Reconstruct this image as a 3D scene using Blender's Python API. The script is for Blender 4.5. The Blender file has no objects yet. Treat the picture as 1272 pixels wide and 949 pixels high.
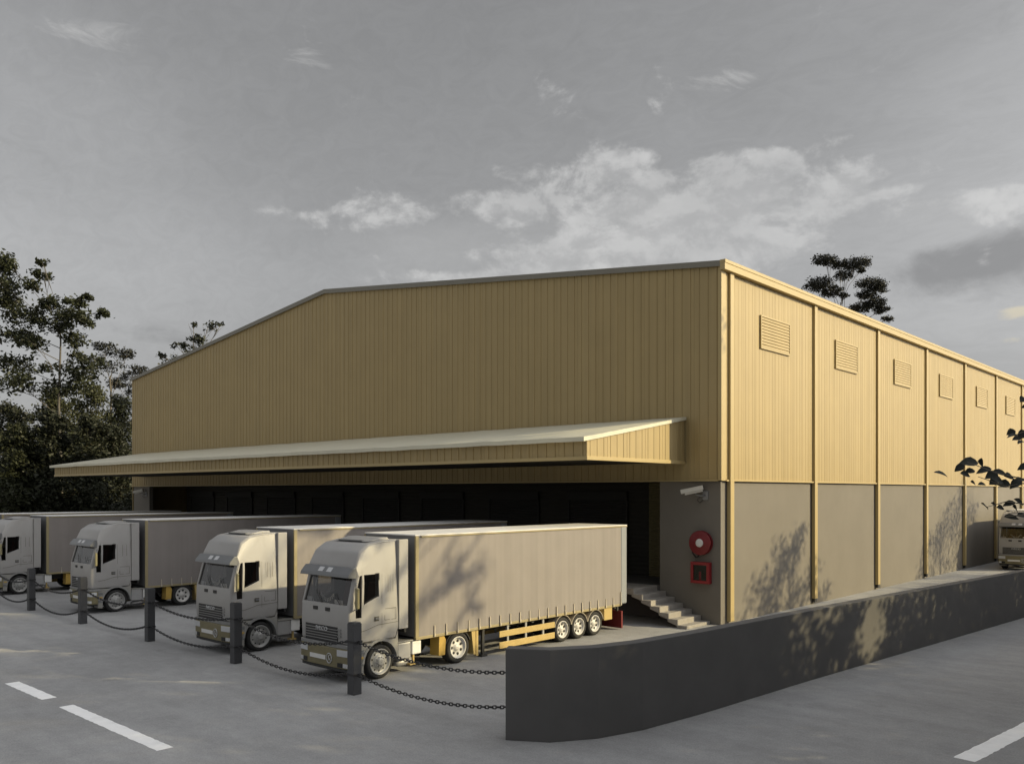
import bpy, bmesh, math, random
import numpy as np
from mathutils import Vector, Matrix, Euler

R_ = math.radians
random.seed(7)
scene = bpy.context.scene
col = scene.collection

# ------------------------------------------------------------------ sun
SUN_A, SUN_E = 35.5, 22.1           # angle from +X towards +Y, elevation (degrees)
SUN = Vector((math.cos(R_(SUN_E)) * math.cos(R_(SUN_A)), math.cos(R_(SUN_E)) * math.sin(R_(SUN_A)), math.sin(R_(SUN_E))))

# ------------------------------------------------------------------ materials
def mat(name, c, rough=0.6, metal=0.0, var=0.12, scale=3.0, bump=0.0, bscale=40.0, spec=0.5, streak=0.0, dirt=None, island=0.0):
    m = bpy.data.materials.new(name); m.use_nodes = True
    nt = m.node_tree; n = nt.nodes; l = nt.links
    b = n['Principled BSDF']
    b.inputs['Roughness'].default_value = rough
    b.inputs['Metallic'].default_value = metal
    b.inputs['Specular IOR Level'].default_value = spec
    tc = n.new('ShaderNodeTexCoord')
    nz = n.new('ShaderNodeTexNoise'); nz.inputs['Scale'].default_value = scale; nz.inputs['Detail'].default_value = 6
    nz.inputs['Roughness'].default_value = 0.6
    l.new(tc.outputs['Object'], nz.inputs['Vector'])
    mr = n.new('ShaderNodeMapRange'); mr.inputs['From Min'].default_value = 0.3; mr.inputs['From Max'].default_value = 0.7
    mr.inputs['To Min'].default_value = 1 - var; mr.inputs['To Max'].default_value = 1 + var
    l.new(nz.outputs['Fac'], mr.inputs['Value'])
    fac = mr.outputs['Result']
    if streak:
        mp = n.new('ShaderNodeMapping'); mp.inputs['Scale'].default_value = (2.2, 2.2, 0.05)
        l.new(tc.outputs['Object'], mp.inputs['Vector'])
        n2 = n.new('ShaderNodeTexNoise'); n2.inputs['Scale'].default_value = 1.6; n2.inputs['Detail'].default_value = 4
        l.new(mp.outputs['Vector'], n2.inputs['Vector'])
        m2 = n.new('ShaderNodeMapRange'); m2.inputs['From Min'].default_value = 0.35; m2.inputs['From Max'].default_value = 0.7
        m2.inputs['To Min'].default_value = 1 + streak * .5; m2.inputs['To Max'].default_value = 1 - streak
        l.new(n2.outputs['Fac'], m2.inputs['Value'])
        mu = n.new('ShaderNodeMath'); mu.operation = 'MULTIPLY'
        l.new(fac, mu.inputs[0]); l.new(m2.outputs['Result'], mu.inputs[1]); fac = mu.outputs[0]
    if island:
        g = n.new('ShaderNodeNewGeometry')
        m3 = n.new('ShaderNodeMapRange'); m3.inputs['To Min'].default_value = 1 - island; m3.inputs['To Max'].default_value = 1 + island
        l.new(g.outputs['Random Per Island'], m3.inputs['Value'])
        mu = n.new('ShaderNodeMath'); mu.operation = 'MULTIPLY'
        l.new(fac, mu.inputs[0]); l.new(m3.outputs['Result'], mu.inputs[1]); fac = mu.outputs[0]
    vm = n.new('ShaderNodeVectorMath'); vm.operation = 'SCALE'
    vm.inputs[0].default_value = c[:3]
    l.new(fac, vm.inputs['Scale'])
    out = vm.outputs['Vector']
    if dirt:
        n4 = n.new('ShaderNodeTexNoise'); n4.inputs['Scale'].default_value = dirt[2]; n4.inputs['Detail'].default_value = 8
        n4.inputs['Roughness'].default_value = 0.7
        l.new(tc.outputs['Object'], n4.inputs['Vector'])
        m4 = n.new('ShaderNodeMapRange'); m4.inputs['From Min'].default_value = 0.5; m4.inputs['From Max'].default_value = 0.72
        m4.inputs['To Max'].default_value = dirt[1]
        l.new(n4.outputs['Fac'], m4.inputs['Value'])
        mx = n.new('ShaderNodeMix'); mx.data_type = 'RGBA'
        l.new(m4.outputs['Result'], mx.inputs['Factor'])
        l.new(out, mx.inputs['A']); mx.inputs['B'].default_value = (*dirt[0], 1)
        out = mx.outputs['Result']
    l.new(out, b.inputs['Base Color'])
    if bump:
        nb = n.new('ShaderNodeTexNoise'); nb.inputs['Scale'].default_value = bscale; nb.inputs['Detail'].default_value = 5
        l.new(tc.outputs['Object'], nb.inputs['Vector'])
        bp = n.new('ShaderNodeBump'); bp.inputs['Strength'].default_value = bump; bp.inputs['Distance'].default_value = 0.02
        l.new(nb.outputs['Fac'], bp.inputs['Height']); l.new(bp.outputs['Normal'], b.inputs['Normal'])
    return m

def leaf_mat(name, c, trans=0.25):
    m = mat(name, c, rough=0.55, var=0.35, scale=0.35, island=0.45, spec=0.3)
    nt = m.node_tree; n = nt.nodes; l = nt.links
    b = n['Principled BSDF']; o = n['Material Output']
    src = b.inputs['Base Color'].links[0].from_socket
    t = n.new('ShaderNodeBsdfTranslucent'); l.new(src, t.inputs['Color'])
    mx = n.new('ShaderNodeMixShader'); mx.inputs[0].default_value = trans
    l.new(b.outputs[0], mx.inputs[1]); l.new(t.outputs[0], mx.inputs[2]); l.new(mx.outputs[0], o.inputs['Surface'])
    return m

def glass_mat(name, tint=0.45):
    m = bpy.data.materials.new(name); m.use_nodes = True
    nt = m.node_tree; n = nt.nodes; l = nt.links
    n.remove(n['Principled BSDF']); o = n['Material Output']
    t = n.new('ShaderNodeBsdfTransparent'); t.inputs['Color'].default_value = (tint, tint, tint * 1.02, 1)
    g = n.new('ShaderNodeBsdfGlossy'); g.inputs['Roughness'].default_value = 0.03; g.inputs['Color'].default_value = (.9, .9, .9, 1)
    f = n.new('ShaderNodeFresnel'); f.inputs['IOR'].default_value = 1.5
    mx = n.new('ShaderNodeMixShader')
    l.new(f.outputs[0], mx.inputs[0]); l.new(t.outputs[0], mx.inputs[1]); l.new(g.outputs[0], mx.inputs[2])
    l.new(mx.outputs[0], o.inputs['Surface'])
    return m

M = {}
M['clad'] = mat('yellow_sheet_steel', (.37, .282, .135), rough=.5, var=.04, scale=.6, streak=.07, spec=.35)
M['clad_trim'] = mat('yellow_trim_steel', (.43, .335, .16), rough=.45, var=.03, scale=1.5, spec=.4)
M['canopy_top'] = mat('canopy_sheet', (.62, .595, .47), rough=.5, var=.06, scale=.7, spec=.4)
M['roof'] = mat('roof_sheet', (.19, .18, .15), rough=.5, var=.06, scale=.7)
M['base'] = mat('grey_render_wall', (.195, .18, .158), rough=.9, var=.05, scale=.55, bump=.15, bscale=60, dirt=((.16, .14, .12), .15, .35), spec=.2)
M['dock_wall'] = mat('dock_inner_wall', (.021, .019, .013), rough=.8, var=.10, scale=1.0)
M['dock_olive_lit'] = mat('olive_sheet_lit', (.12, .10, .045), rough=.7, var=.08)  # lighter tone of the back wall, painted for light reaching its right end
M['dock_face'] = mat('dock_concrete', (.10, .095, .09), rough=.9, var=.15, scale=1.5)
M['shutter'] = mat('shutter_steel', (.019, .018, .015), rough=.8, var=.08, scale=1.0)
M['concrete'] = mat('cast_concrete', (.34, .32, .295), rough=.9, var=.12, scale=2.5, bump=.2, bscale=50, dirt=((.26, .25, .23), .45, 1.5), spec=.2)
M['wall'] = mat('dark_grey_wall_paint', (.115, .112, .11), rough=.85, var=.08, scale=.8, bump=.1, bscale=80, dirt=((.09, .09, .089), .5, .6), spec=.25)
M['post'] = mat('charcoal_paint', (.055, .056, .06), rough=.6, var=.12, scale=4, bump=.08)
M['chain'] = mat('blackened_steel', (.03, .03, .032), rough=.5, metal=.3, var=.2, scale=8)
M['paint'] = mat('white_road_paint', (.95, .95, .945), rough=.7, var=.04, scale=3, dirt=((.72, .72, .71), .5, 2.2), bump=.15, bscale=90)
M['cab'] = mat('white_cab_paint', (.345, .338, .33), rough=.42, var=.03, scale=1.2, spec=.5, dirt=((.28, .262, .24), .3, 1.6))
M['seam'] = mat('dark_seam', (.10, .09, .07), rough=.8)
M['inner'] = mat('cab_lining', (.03, .028, .027), rough=.9)
M['seat'] = mat('seat_fabric', (.10, .028, .02), rough=.95)
M['visor'] = mat('visor_grey', (.15, .155, .16), rough=.35, var=.05)
M['bumper'] = mat('bumper_olive', (.20, .175, .095), rough=.55, var=.12, scale=2.5)
M['bumper_grey'] = mat('bumper_grey', (.24, .24, .235), rough=.5, var=.08)
M['lamp'] = mat('lamp_lens', (.55, .56, .57), rough=.15, var=.03)
M['plate'] = mat('plate_white', (.72, .72, .70), rough=.5, var=.03)
M['mirror'] = mat('olive_mirror_shell', (.27, .24, .13), rough=.5)
M['black'] = mat('black_plastic', (.015, .015, .016), rough=.5, var=.1)
M['rubber'] = mat('tyre_rubber', (.022, .022, .022), rough=.85, var=.2, scale=6, bump=.2, bscale=50)
M['rim_grey'] = mat('rim_grey', (.34, .34, .33), rough=.45, metal=.25, var=.12, scale=4)
M['rim_white'] = mat('rim_white', (.58, .57, .55), rough=.45, var=.05, scale=4)
M['arch'] = mat('arch_grey', (.25, .245, .225), rough=.6, var=.1, scale=3)
M['tank'] = mat('tank_grey', (.36, .36, .36), rough=.4, metal=.2, var=.06)
M['chassis'] = mat('chassis_dark', (.035, .035, .035), rough=.7, var=.25, scale=5)
M['yellow'] = mat('yellow_steel', (.47, .31, .07), rough=.5, var=.10, scale=3)
M['yellow_pale'] = mat('pale_yellow_steel', (.46, .34, .13), rough=.5, var=.06, scale=3)
M['curtain'] = mat('curtain_pvc', (.238, .216, .203), rough=.65, var=.05, scale=.9, streak=.05, bump=.06, bscale=3.0)
M['curtain_rail'] = mat('curtain_rail', (.31, .26, .145), rough=.5, var=.05)
M['trailer_front'] = mat('trailer_bulkhead', (.17, .17, .175), rough=.6, var=.05)
M['trailer_roof'] = mat('trailer_roof', (.70, .69, .67), rough=.55, var=.05)
M['strap'] = mat('strap_webbing', (.46, .41, .33), rough=.7)
M['red_dark'] = mat('dark_red_panel', (.15, .012, .015), rough=.6, var=.15)
M['red'] = mat('fire_red_paint', (.27, .016, .022), rough=.4, var=.06)
M['red_disc'] = mat('fire_red_reel', (.19, .012, .016), rough=.45, var=.06)
M['hose'] = mat('hose_red', (.16, .012, .012), rough=.6)
M['cam'] = mat('camera_shell', (.62, .60, .54), rough=.45, var=.03)
M['camgrey'] = mat('camera_bracket', (.25, .25, .25), rough=.5)
M['trunk'] = mat('bark', (.13, .115, .09), rough=.95, var=.3, scale=2.5, bump=.5, bscale=12)
M['trunk_pale'] = mat('pale_bark', (.10, .09, .075), rough=.95, var=.25, scale=2.0, bump=.4, bscale=12)
M['leaf_dark'] = leaf_mat('leaf_dark', (.030, .034, .020), .18)
M['leaf_mid'] = leaf_mat('leaf_mid', (.036, .041, .020), .22)
M['leaf_olive'] = leaf_mat('leaf_olive', (.066, .07, .032), .28)
M['leaf_pine'] = leaf_mat('leaf_pine', (.026, .028, .022), .12)
M['leaf_near'] = leaf_mat('leaf_near', (.016, .019, .014), .08)
M['glass'] = glass_mat('windscreen_glass', .62)
M['glass_dark'] = glass_mat('door_glass', .30)
M['bluegrey'] = mat('trailer_rear_frame', (.25, .265, .285), rough=.5, var=.05)

# ------------------------------------------------------------------ mesh helpers
class MB:
    def __init__(s): s.v = []; s.f = []; s.mi = []; s.cur = 0; s.sm = []; s.smooth = False
    def quad(s, *idx):
        s.f.append(tuple(idx)); s.mi.append(s.cur); s.sm.append(s.smooth)
    def pts(s, ps):
        a = len(s.v); s.v += [tuple(p) for p in ps]; return a
    def box(s, x0, x1, y0, y1, z0, z1):
        a = s.pts([(x0,y0,z0),(x1,y0,z0),(x1,y1,z0),(x0,y1,z0),(x0,y0,z1),(x1,y0,z1),(x1,y1,z1),(x0,y1,z1)])
        for q in ((0,3,2,1),(4,5,6,7),(0,1,5,4),(1,2,6,5),(2,3,7,6),(3,0,4,7)): s.quad(*[a+i for i in q])
    def prism_x(s, prof, x0, x1):         # profile in (y,z), extruded along x
        n = len(prof)
        a = s.pts([(x0,y,z) for y,z in prof]); b = s.pts([(x1,y,z) for y,z in prof])
        ar = sum(prof[i][0]*prof[(i+1)%n][1]-prof[(i+1)%n][0]*prof[i][1] for i in range(n))
        if ar > 0: s.quad(*[a+i for i in range(n)][::-1]); s.quad(*[b+i for i in range(n)])
        else: s.quad(*[a+i for i in range(n)]); s.quad(*[b+i for i in range(n)][::-1])
        for i in range(n):
            j = (i+1) % n
            if ar > 0: s.quad(a+i, a+j, b+j, b+i)
            else: s.quad(a+i, b+i, b+j, a+j)
    def prism_z(s, prof, z0, z1):
        n = len(prof)
        a = s.pts([(x,y,z0) for x,y in prof]); b = s.pts([(x,y,z1) for x,y in prof])
        ar = sum(prof[i][0]*prof[(i+1)%n][1]-prof[(i+1)%n][0]*prof[i][1] for i in range(n))
        rev = ar < 0
        lo = [a+i for i in range(n)]; hi = [b+i for i in range(n)]
        s.quad(*(lo[::-1] if not rev else lo)); s.quad(*(hi if not rev else hi[::-1]))
        for i in range(n):
            j = (i+1) % n
            s.quad(*((a+i, a+j, b+j, b+i) if not rev else (a+i, b+i, b+j, a+j)))
    def prism_y(s, prof, y0, y1):         # profile in (x,z), extruded along y
        n = len(prof)
        a = s.pts([(x,y0,z) for x,z in prof]); b = s.pts([(x,y1,z) for x,z in prof])
        ar = sum(prof[i][0]*prof[(i+1)%n][1]-prof[(i+1)%n][0]*prof[i][1] for i in range(n))
        lo = [a+i for i in range(n)]; hi = [b+i for i in range(n)]
        s.quad(*(lo if ar > 0 else lo[::-1])); s.quad(*(hi[::-1] if ar > 0 else hi))
        for i in range(n):
            j = (i+1) % n
            s.quad(*((a+i, b+i, b+j, a+j) if ar > 0 else (a+i, a+j, b+j, b+i)))
    def tube(s, path, radii, seg=8, cap=True):
        sm = s.smooth; s.smooth = True
        path = [Vector(p) for p in path]
        if not hasattr(radii, '__len__'): radii = [radii]*len(path)
        rings = []; up = Vector((0.13, 0.21, 1)).normalized()
        for i, p in enumerate(path):
            t = (path[min(i+1, len(path)-1)] - path[max(i-1, 0)]).normalized()
            u = t.cross(up)
            if u.length < 1e-3: u = t.cross(Vector((1, 0, 0)))
            u.normalize(); w = t.cross(u).normalized()
            rings.append(s.pts([p + (u*math.cos(2*math.pi*k/seg) + w*math.sin(2*math.pi*k/seg))*radii[i] for k in range(seg)]))
        for a, b in zip(rings[:-1], rings[1:]):
            for k in range(seg):
                j = (k+1) % seg
                s.quad(a+k, b+k, b+j, a+j)
        s.smooth = sm
        if cap:
            s.quad(*[rings[0]+k for k in range(seg)]); s.quad(*[rings[-1]+k for k in range(seg)][::-1])
    def lathe_x(s, prof, cx, cy, cz, seg=28, sgn=1, cap=True):   # profile (x offset, radius) spun round the x axis
        sm = s.smooth; s.smooth = True
        rings = []
        for dx, r in prof:
            rings.append(s.pts([(cx+sgn*dx, cy+r*math.cos(2*math.pi*k/seg), cz+r*math.sin(2*math.pi*k/seg)) for k in range(seg)]))
        for a, b in zip(rings[:-1], rings[1:]):
            for k in range(seg):
                j = (k+1) % seg
                s.quad(*((a+k, a+j, b+j, b+k) if sgn < 0 else (a+k, b+k, b+j, a+j)))
        s.smooth = sm
        if cap:
            for a in (rings[0], rings[-1]): s.quad(*[a+k for k in range(seg)])
    def mesh(s, name, mats):
        me = bpy.data.meshes.new(name)
        me.from_pydata(s.v, [], s.f)
        for m in (mats if isinstance(mats, (list, tuple)) else [mats]): me.materials.append(m)
        me.polygons.foreach_set('material_index', s.mi)
        me.polygons.foreach_set('use_smooth', s.sm)
        me.update()
        return me
    def build(s, name, mats, parent=None, bevel=0.0, seg=2):
        return put(name, s.mesh(name, mats), parent, bevel, seg)

def put(name, me, parent=None, bevel=0.0, seg=2):
    o = bpy.data.objects.new(name, me); col.objects.link(o)
    if parent is not None: o.parent = parent
    if bevel:
        b = o.modifiers.new('bevel', 'BEVEL'); b.width = bevel; b.segments = seg; b.limit_method = 'ANGLE'; b.angle_limit = R_(35)
        b.harden_normals = False
    return o

def tag(o, label=None, cat=None, group=None, kind=None):
    if label: o['label'] = label
    if cat: o['category'] = cat
    if group: o['group'] = group
    if kind: o['kind'] = kind
    return o

def empty(name, loc=(0,0,0), rz=0.0):
    o = bpy.data.objects.new(name, None); col.objects.link(o)
    o.location = loc; o.rotation_euler = (0, 0, rz); o.empty_display_size = 0.3
    return o

def copy_tree(o, parent=None):
    c = o.copy(); col.objects.link(c)
    if parent is not None: c.parent = parent
    for ch in list(o.children): copy_tree(ch, c)
    return c

def evaluated(o, name, mats):
    dg = bpy.context.evaluated_depsgraph_get(); dg.update()
    me = bpy.data.meshes.new_from_object(o.evaluated_get(dg)); me.name = name
    return me

def text_mesh(body, size, depth, matl):
    cu = bpy.data.curves.new('letters', 'FONT'); cu.body = body; cu.size = size; cu.extrude = depth
    cu.align_x = 'CENTER'; cu.align_y = 'CENTER'
    o = bpy.data.objects.new('letters', cu); col.objects.link(o)
    dg = bpy.context.evaluated_depsgraph_get(); dg.update()
    me = bpy.data.meshes.new_from_object(o.evaluated_get(dg))
    bpy.data.objects.remove(o); me.materials.clear(); me.materials.append(matl)
    return me

# ================================================================== SETTING
# ---- ground: one concrete/asphalt sheet to the horizon
def ground_material():
    m = bpy.data.materials.new('worn_asphalt'); m.use_nodes = True
    nt = m.node_tree; n = nt.nodes; l = nt.links; b = n['Principled BSDF']
    tc = n.new('ShaderNodeTexCoord')
    def noise(sc, det=6, ro=.6, vec=None):
        z = n.new('ShaderNodeTexNoise'); z.inputs['Scale'].default_value = sc; z.inputs['Detail'].default_value = det
        z.inputs['Roughness'].default_value = ro; l.new(vec or tc.outputs['Object'], z.inputs['Vector']); return z.outputs['Fac']
    def rng(src, a, b_, lo, hi):
        q = n.new('ShaderNodeMapRange'); q.inputs['From Min'].default_value = a; q.inputs['From Max'].default_value = b_
        q.inputs['To Min'].default_value = lo; q.inputs['To Max'].default_value = hi; l.new(src, q.inputs['Value']); return q.outputs['Result']
    def mul(a, b_):
        q = n.new('ShaderNodeMath'); q.operation = 'MULTIPLY'; l.new(a, q.inputs[0]); l.new(b_, q.inputs[1]); return q.outputs[0]
    big = rng(noise(.09, 5, .6), .35, .65, .86, 1.10)
    mp = n.new('ShaderNodeMapping'); mp.inputs['Scale'].default_value = (.25, 1.1, 1); mp.inputs['Rotation'].default_value = (0, 0, R_(8))
    l.new(tc.outputs['Object'], mp.inputs['Vector'])
    drag = rng(noise(1.0, 5, .65, mp.outputs['Vector']), .35, .7, 1.07, .90)
    med = rng(noise(1.6, 7, .7), .3, .7, .90, 1.09)
    fine = mul(rng(noise(26, 4, .85), .3, .7, .76, 1.22), rng(noise(7, 5, .75), .3, .7, .93, 1.06))
    f = mul(mul(big, drag), mul(med, fine))
    spots = rng(noise(.7, 8, .72), .62, .74, 1.0, .78)
    f = mul(f, spots)
    vm = n.new('ShaderNodeVectorMath'); vm.operation = 'SCALE'; vm.inputs[0].default_value = (.33, .33, .331)
    l.new(f, vm.inputs['Scale']); l.new(vm.outputs['Vector'], b.inputs['Base Color'])
    b.inputs['Roughness'].default_value = .88; b.inputs['Specular IOR Level'].default_value = .25
    bp = n.new('ShaderNodeBump'); bp.inputs['Strength'].default_value = .35; bp.inputs['Distance'].default_value = .012
    l.new(noise(34, 5, .75), bp.inputs['Height']); l.new(bp.outputs['Normal'], b.inputs['Normal'])
    return m
g = MB(); a = g.pts([(-1500,-1500,0),(1500,-1500,0),(1500,1500,0),(-1500,1500,0)]); g.quad(a,a+1,a+2,a+3)
tag(g.build('ground', ground_material()), kind='structure')

# ---- painted lane dashes (sheets 4 mm above the ground, ragged outline)
def dash(p0, p1, w, rag):
    rr = random.Random(rag)
    p0 = Vector(p0); p1 = Vector(p1); d = p1 - p0; L = d.length; d.normalize(); nrm = Vector((-d.y, d.x))
    k = int(L / .12); m = MB(); ids = []
    for i in range(k + 1):
        q = p0 + d * (L * i / k)
        e0 = rr.uniform(-.012, .012); e1 = rr.uniform(-.012, .012)
        s0 = q - nrm * (w / 2 + e0); s1 = q + nrm * (w / 2 + e1)
        ids.append(m.pts([(s0.x, s0.y, .004), (s1.x, s1.y, .004)]))
    for u, v in zip(ids[:-1], ids[1:]): m.quad(u, v, v + 1, u + 1)
    tag(m.build('lane_marking', M['paint']), kind='structure')
for k in range(5): dash((-26.45 - 6.4*k - (2.6 if k else 0), 8.36), (-23.69 - 6.4*k, 8.36), .36, k) if k == 0 else None
dash((-22.58, 8.355), (-17.27, 8.33), .35, 31)
dash((-4.885, 18.66), (-4.31, 23.9), .42, 32)
dash((-3.95, 27.2), (-3.38, 32.4), .42, 33)

# ================================================================== WAREHOUSE
XR, XL, YF = -16.92, -69.77, 30.88
XM = (XR + XL) / 2
EAVE, RIDGE, CB = 14.38, 17.40, 5.78
BAY = 8.28; NB = 8; YB = YF + .5 + BAY * NB
WH = empty('warehouse', (XM, YF, 0))
tag(WH, 'large yellow ribbed metal warehouse with grey base wall and open loading bay', 'warehouse')
def wb(mb, name, m, parent=None, bevel=0.0, seg=2):
    """build in world coordinates, as a child of the warehouse"""
    o = mb.build(name, m, None, bevel, seg)
    par = parent or WH
    off = Vector((XM, YF, 0))
    for v in o.data.vertices: v.co -= off
    o.parent = par
    return o
def gz(x): return EAVE + (RIDGE - EAVE) * (1 - abs(x - XM) / (XR - XM))

def ribs(p0, p1, zb, zt, pitch, depth, nrm, rib=.09, extra=()):
    """vertical profiled sheet from p0 to p1 (xy); zb, zt functions of distance"""
    p0 = Vector(p0); p1 = Vector(p1); L = (p1-p0).length; d = (p1-p0)/L; nrm = Vector(nrm)
    m = MB(); st = []; s = 0.0
    k = max(1, round(L/pitch)); pt = L/k
    for i in range(k):
        s0 = i*pt
        st += [(s0, 0), (s0+pt*.5-rib*.5-.018, 0), (s0+pt*.5-rib*.5, depth), (s0+pt*.5+rib*.5, depth), (s0+pt*.5+rib*.5+.018, 0)]
        if i % 3 == 2: st += [(s0+pt-.012, 0), (s0+pt-.008, -.014), (s0+pt-.001, -.014)]
    st += [(L, 0)] + [(e, 0) for e in extra]
    st.sort()
    prev = None
    flip = d.cross(Vector((0, 0))) if False else None
    rev = (Vector((d.x, d.y, 0)).cross(Vector((0, 0, 1)))).dot(Vector((nrm.x, nrm.y, 0))) < 0
    for s, h in st:
        q = p0 + d*s + nrm*h
        cur = m.pts([(q.x, q.y, zb(s)), (q.x, q.y, zt(s))])
        if prev is not None:
            m.quad(*((prev, cur, cur+1, prev+1) if not rev else (prev, prev+1, cur+1, cur)))
        prev = cur
    return m

# front gable cladding
fc = ribs((XL, YF), (XR, YF), lambda s: CB, lambda s: gz(XL + s) - .02, .40, .03, (0, -1), rib=.055, extra=(XM - XL,))
wb(fc, 'front_cladding', M['clad'])
# right side cladding (corner flashing strip first, then sheets)
sc_ = ribs((XR, YF + .06), (XR, YB), lambda s: CB, lambda s: EAVE - .06, .31, .009, (1, 0), rib=.05)
wb(sc_, 'side_cladding', M['clad'])
m = MB(); m.box(XR - .1, XR + .045, YF - .045, YF + .32, CB - .03, EAVE - .1); wb(m, 'corner_flashing', M['clad_trim'], bevel=.008)
# cladding drip edge
m = MB(); m.box(XL - .02, XR - .105, YF - .06, YF + .02, CB - .05, CB + .012); m.box(XR - .02, XR + .07, YF + .33, YB, CB - .05, CB + .012)
wb(m, 'drip_flashing', M['clad_trim'])
# left and rear walls
m = MB()
m.box(XL, XL + .06, YF + .03, YB, 0, EAVE - .03)
m.prism_y([(XL + .07, 0), (XR - .07, 0), (XR - .07, EAVE - .05), (XM, RIDGE - .05), (XL + .07, EAVE - .05)], YB - .06, YB)
wb(m, 'rear_wall', M['clad'])
# roof
m = MB()
m.prism_y([(XL - .15, EAVE + .0), (XM, RIDGE + .0), (XR + .12, EAVE - .01), (XR + .12, EAVE + .07), (XM, RIDGE + .09), (XL - .15, EAVE + .07)], YF - .10, YB + .1)
wb(m, 'roof', M['roof'])
# gable barge trim
m = MB()
m.prism_y([(XL - .16, EAVE - .16), (XM, RIDGE - .16), (XR + .1, EAVE - .16), (XR + .1, EAVE + .075), (XM, RIDGE + .10), (XL - .16, EAVE + .075)], YF - .135, YF - .105)
wb(m, 'barge_board', M['roof'])
# eave gutter
m = MB()
m.box(XR + .03, XR + .25, YF - .14, YB + .1, EAVE - .30, EAVE - .04)
m.box(XR + .02, XR + .27, YF - .14, YB + .1, EAVE - .04, EAVE + .10)
wb(m, 'eave_gutter', M['clad_trim'], bevel=.012)
# pilasters (downpipe-like columns between bays)
for i in range(NB + 1):
    y = YF + (.45 if i else .55) + BAY * i
    m = MB(); m.box(XR - .05, XR + .12, y + .02, y + .33, .28 if i else 0.1, EAVE - .30)
    wb(m, 'pilaster', M['clad_trim'], bevel=.012)
    if i:
        m = MB(); m.box(XR - .03, XR + .09, y + .06, y + .29, .10, .28); wb(m, 'pilaster_foot', M['black'])
# louvre vents
for i in range(NB):
    yc = [35.62, 43.66, 52.05, 60.4, 68.95, 77.35, 85.65, 93.9][i]
    fr = MB(); hw, z0, z1 = 1.42, 11.40, 12.82
    t = .06
    fr.box(XR + .01, XR + .085, yc - hw, yc + hw, z1 - t, z1); fr.box(XR + .01, XR + .085, yc - hw, yc + hw, z0, z0 + t)
    fr.box(XR + .01, XR + .085, yc - hw, yc - hw + t, z0 + t, z1 - t); fr.box(XR + .01, XR + .085, yc + hw - t, yc + hw, z0 + t, z1 - t)
    lo = wb(fr, 'louvre_vent', M['clad_trim'])
    sl = MB(); ns = 10; hh = (z1 - z0 - 2*t) / ns
    for k in range(ns):
        za = z0 + t + k*hh
        a = sl.pts([(XR + .045, yc - hw + t, za + hh*.99), (XR + .045, yc + hw - t, za + hh*.99), (XR + .082, yc + hw - t, za + .010), (XR + .082, yc - hw + t, za + .010),
                    (XR + .045, yc - hw + t, za - .006), (XR + .045, yc + hw - t, za - .006)])
        sl.quad(a, a+3, a+2, a+1); sl.quad(a+3, a+4, a+5, a+2)
    wb(sl, 'louvre_slats', M['clad'], parent=lo)
# grey base walls
m = MB(); m.box(XR - .35, XR - .07, YF + .10, YB, 0, CB - .055); wb(m, 'side_base_wall', M['base'])
m = MB(); m.box(-19.82, XR - .352, YF + .10, YF + .40, 0, CB - .055)
m.box(XR - .35, XR - .065, YF + .097, YF + .0995, 0, CB - .056)
wb(m, 'front_base_wall', M['base'])
m = MB(); m.box(XL + .1, -66.9, YF + .10, YF + .40, 0, CB - .055); wb(m, 'front_base_wall', M['base'])
# loading bay recess: ceiling, back wall with its lit end painted lighter, dock platform, shutters
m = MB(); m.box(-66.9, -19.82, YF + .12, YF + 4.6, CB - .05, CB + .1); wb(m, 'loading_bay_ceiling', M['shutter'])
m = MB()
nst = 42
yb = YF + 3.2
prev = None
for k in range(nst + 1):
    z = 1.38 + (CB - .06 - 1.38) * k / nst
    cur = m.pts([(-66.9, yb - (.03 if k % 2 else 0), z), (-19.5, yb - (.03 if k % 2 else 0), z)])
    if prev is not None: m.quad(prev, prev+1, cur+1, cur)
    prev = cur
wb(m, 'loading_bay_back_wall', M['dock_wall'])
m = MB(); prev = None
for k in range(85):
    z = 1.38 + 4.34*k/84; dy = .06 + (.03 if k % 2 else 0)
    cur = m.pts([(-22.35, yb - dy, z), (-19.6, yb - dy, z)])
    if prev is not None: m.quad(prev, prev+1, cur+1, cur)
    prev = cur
wb(m, 'loading_bay_back_wall_lit', M['dock_olive_lit'])  # overlay on the back wall; light near the opening put into its colour
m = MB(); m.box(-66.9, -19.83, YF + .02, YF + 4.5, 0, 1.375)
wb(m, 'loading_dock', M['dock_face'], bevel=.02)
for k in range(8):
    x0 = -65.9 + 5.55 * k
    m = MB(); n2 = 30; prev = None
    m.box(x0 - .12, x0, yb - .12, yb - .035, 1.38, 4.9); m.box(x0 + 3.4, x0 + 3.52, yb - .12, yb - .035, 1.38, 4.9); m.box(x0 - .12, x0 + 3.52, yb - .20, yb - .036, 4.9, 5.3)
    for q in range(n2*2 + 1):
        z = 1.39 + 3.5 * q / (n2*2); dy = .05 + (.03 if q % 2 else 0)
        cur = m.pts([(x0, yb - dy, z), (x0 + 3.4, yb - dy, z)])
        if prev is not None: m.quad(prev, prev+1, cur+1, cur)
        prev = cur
    wb(m, 'shutter_door', M['shutter'])
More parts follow.
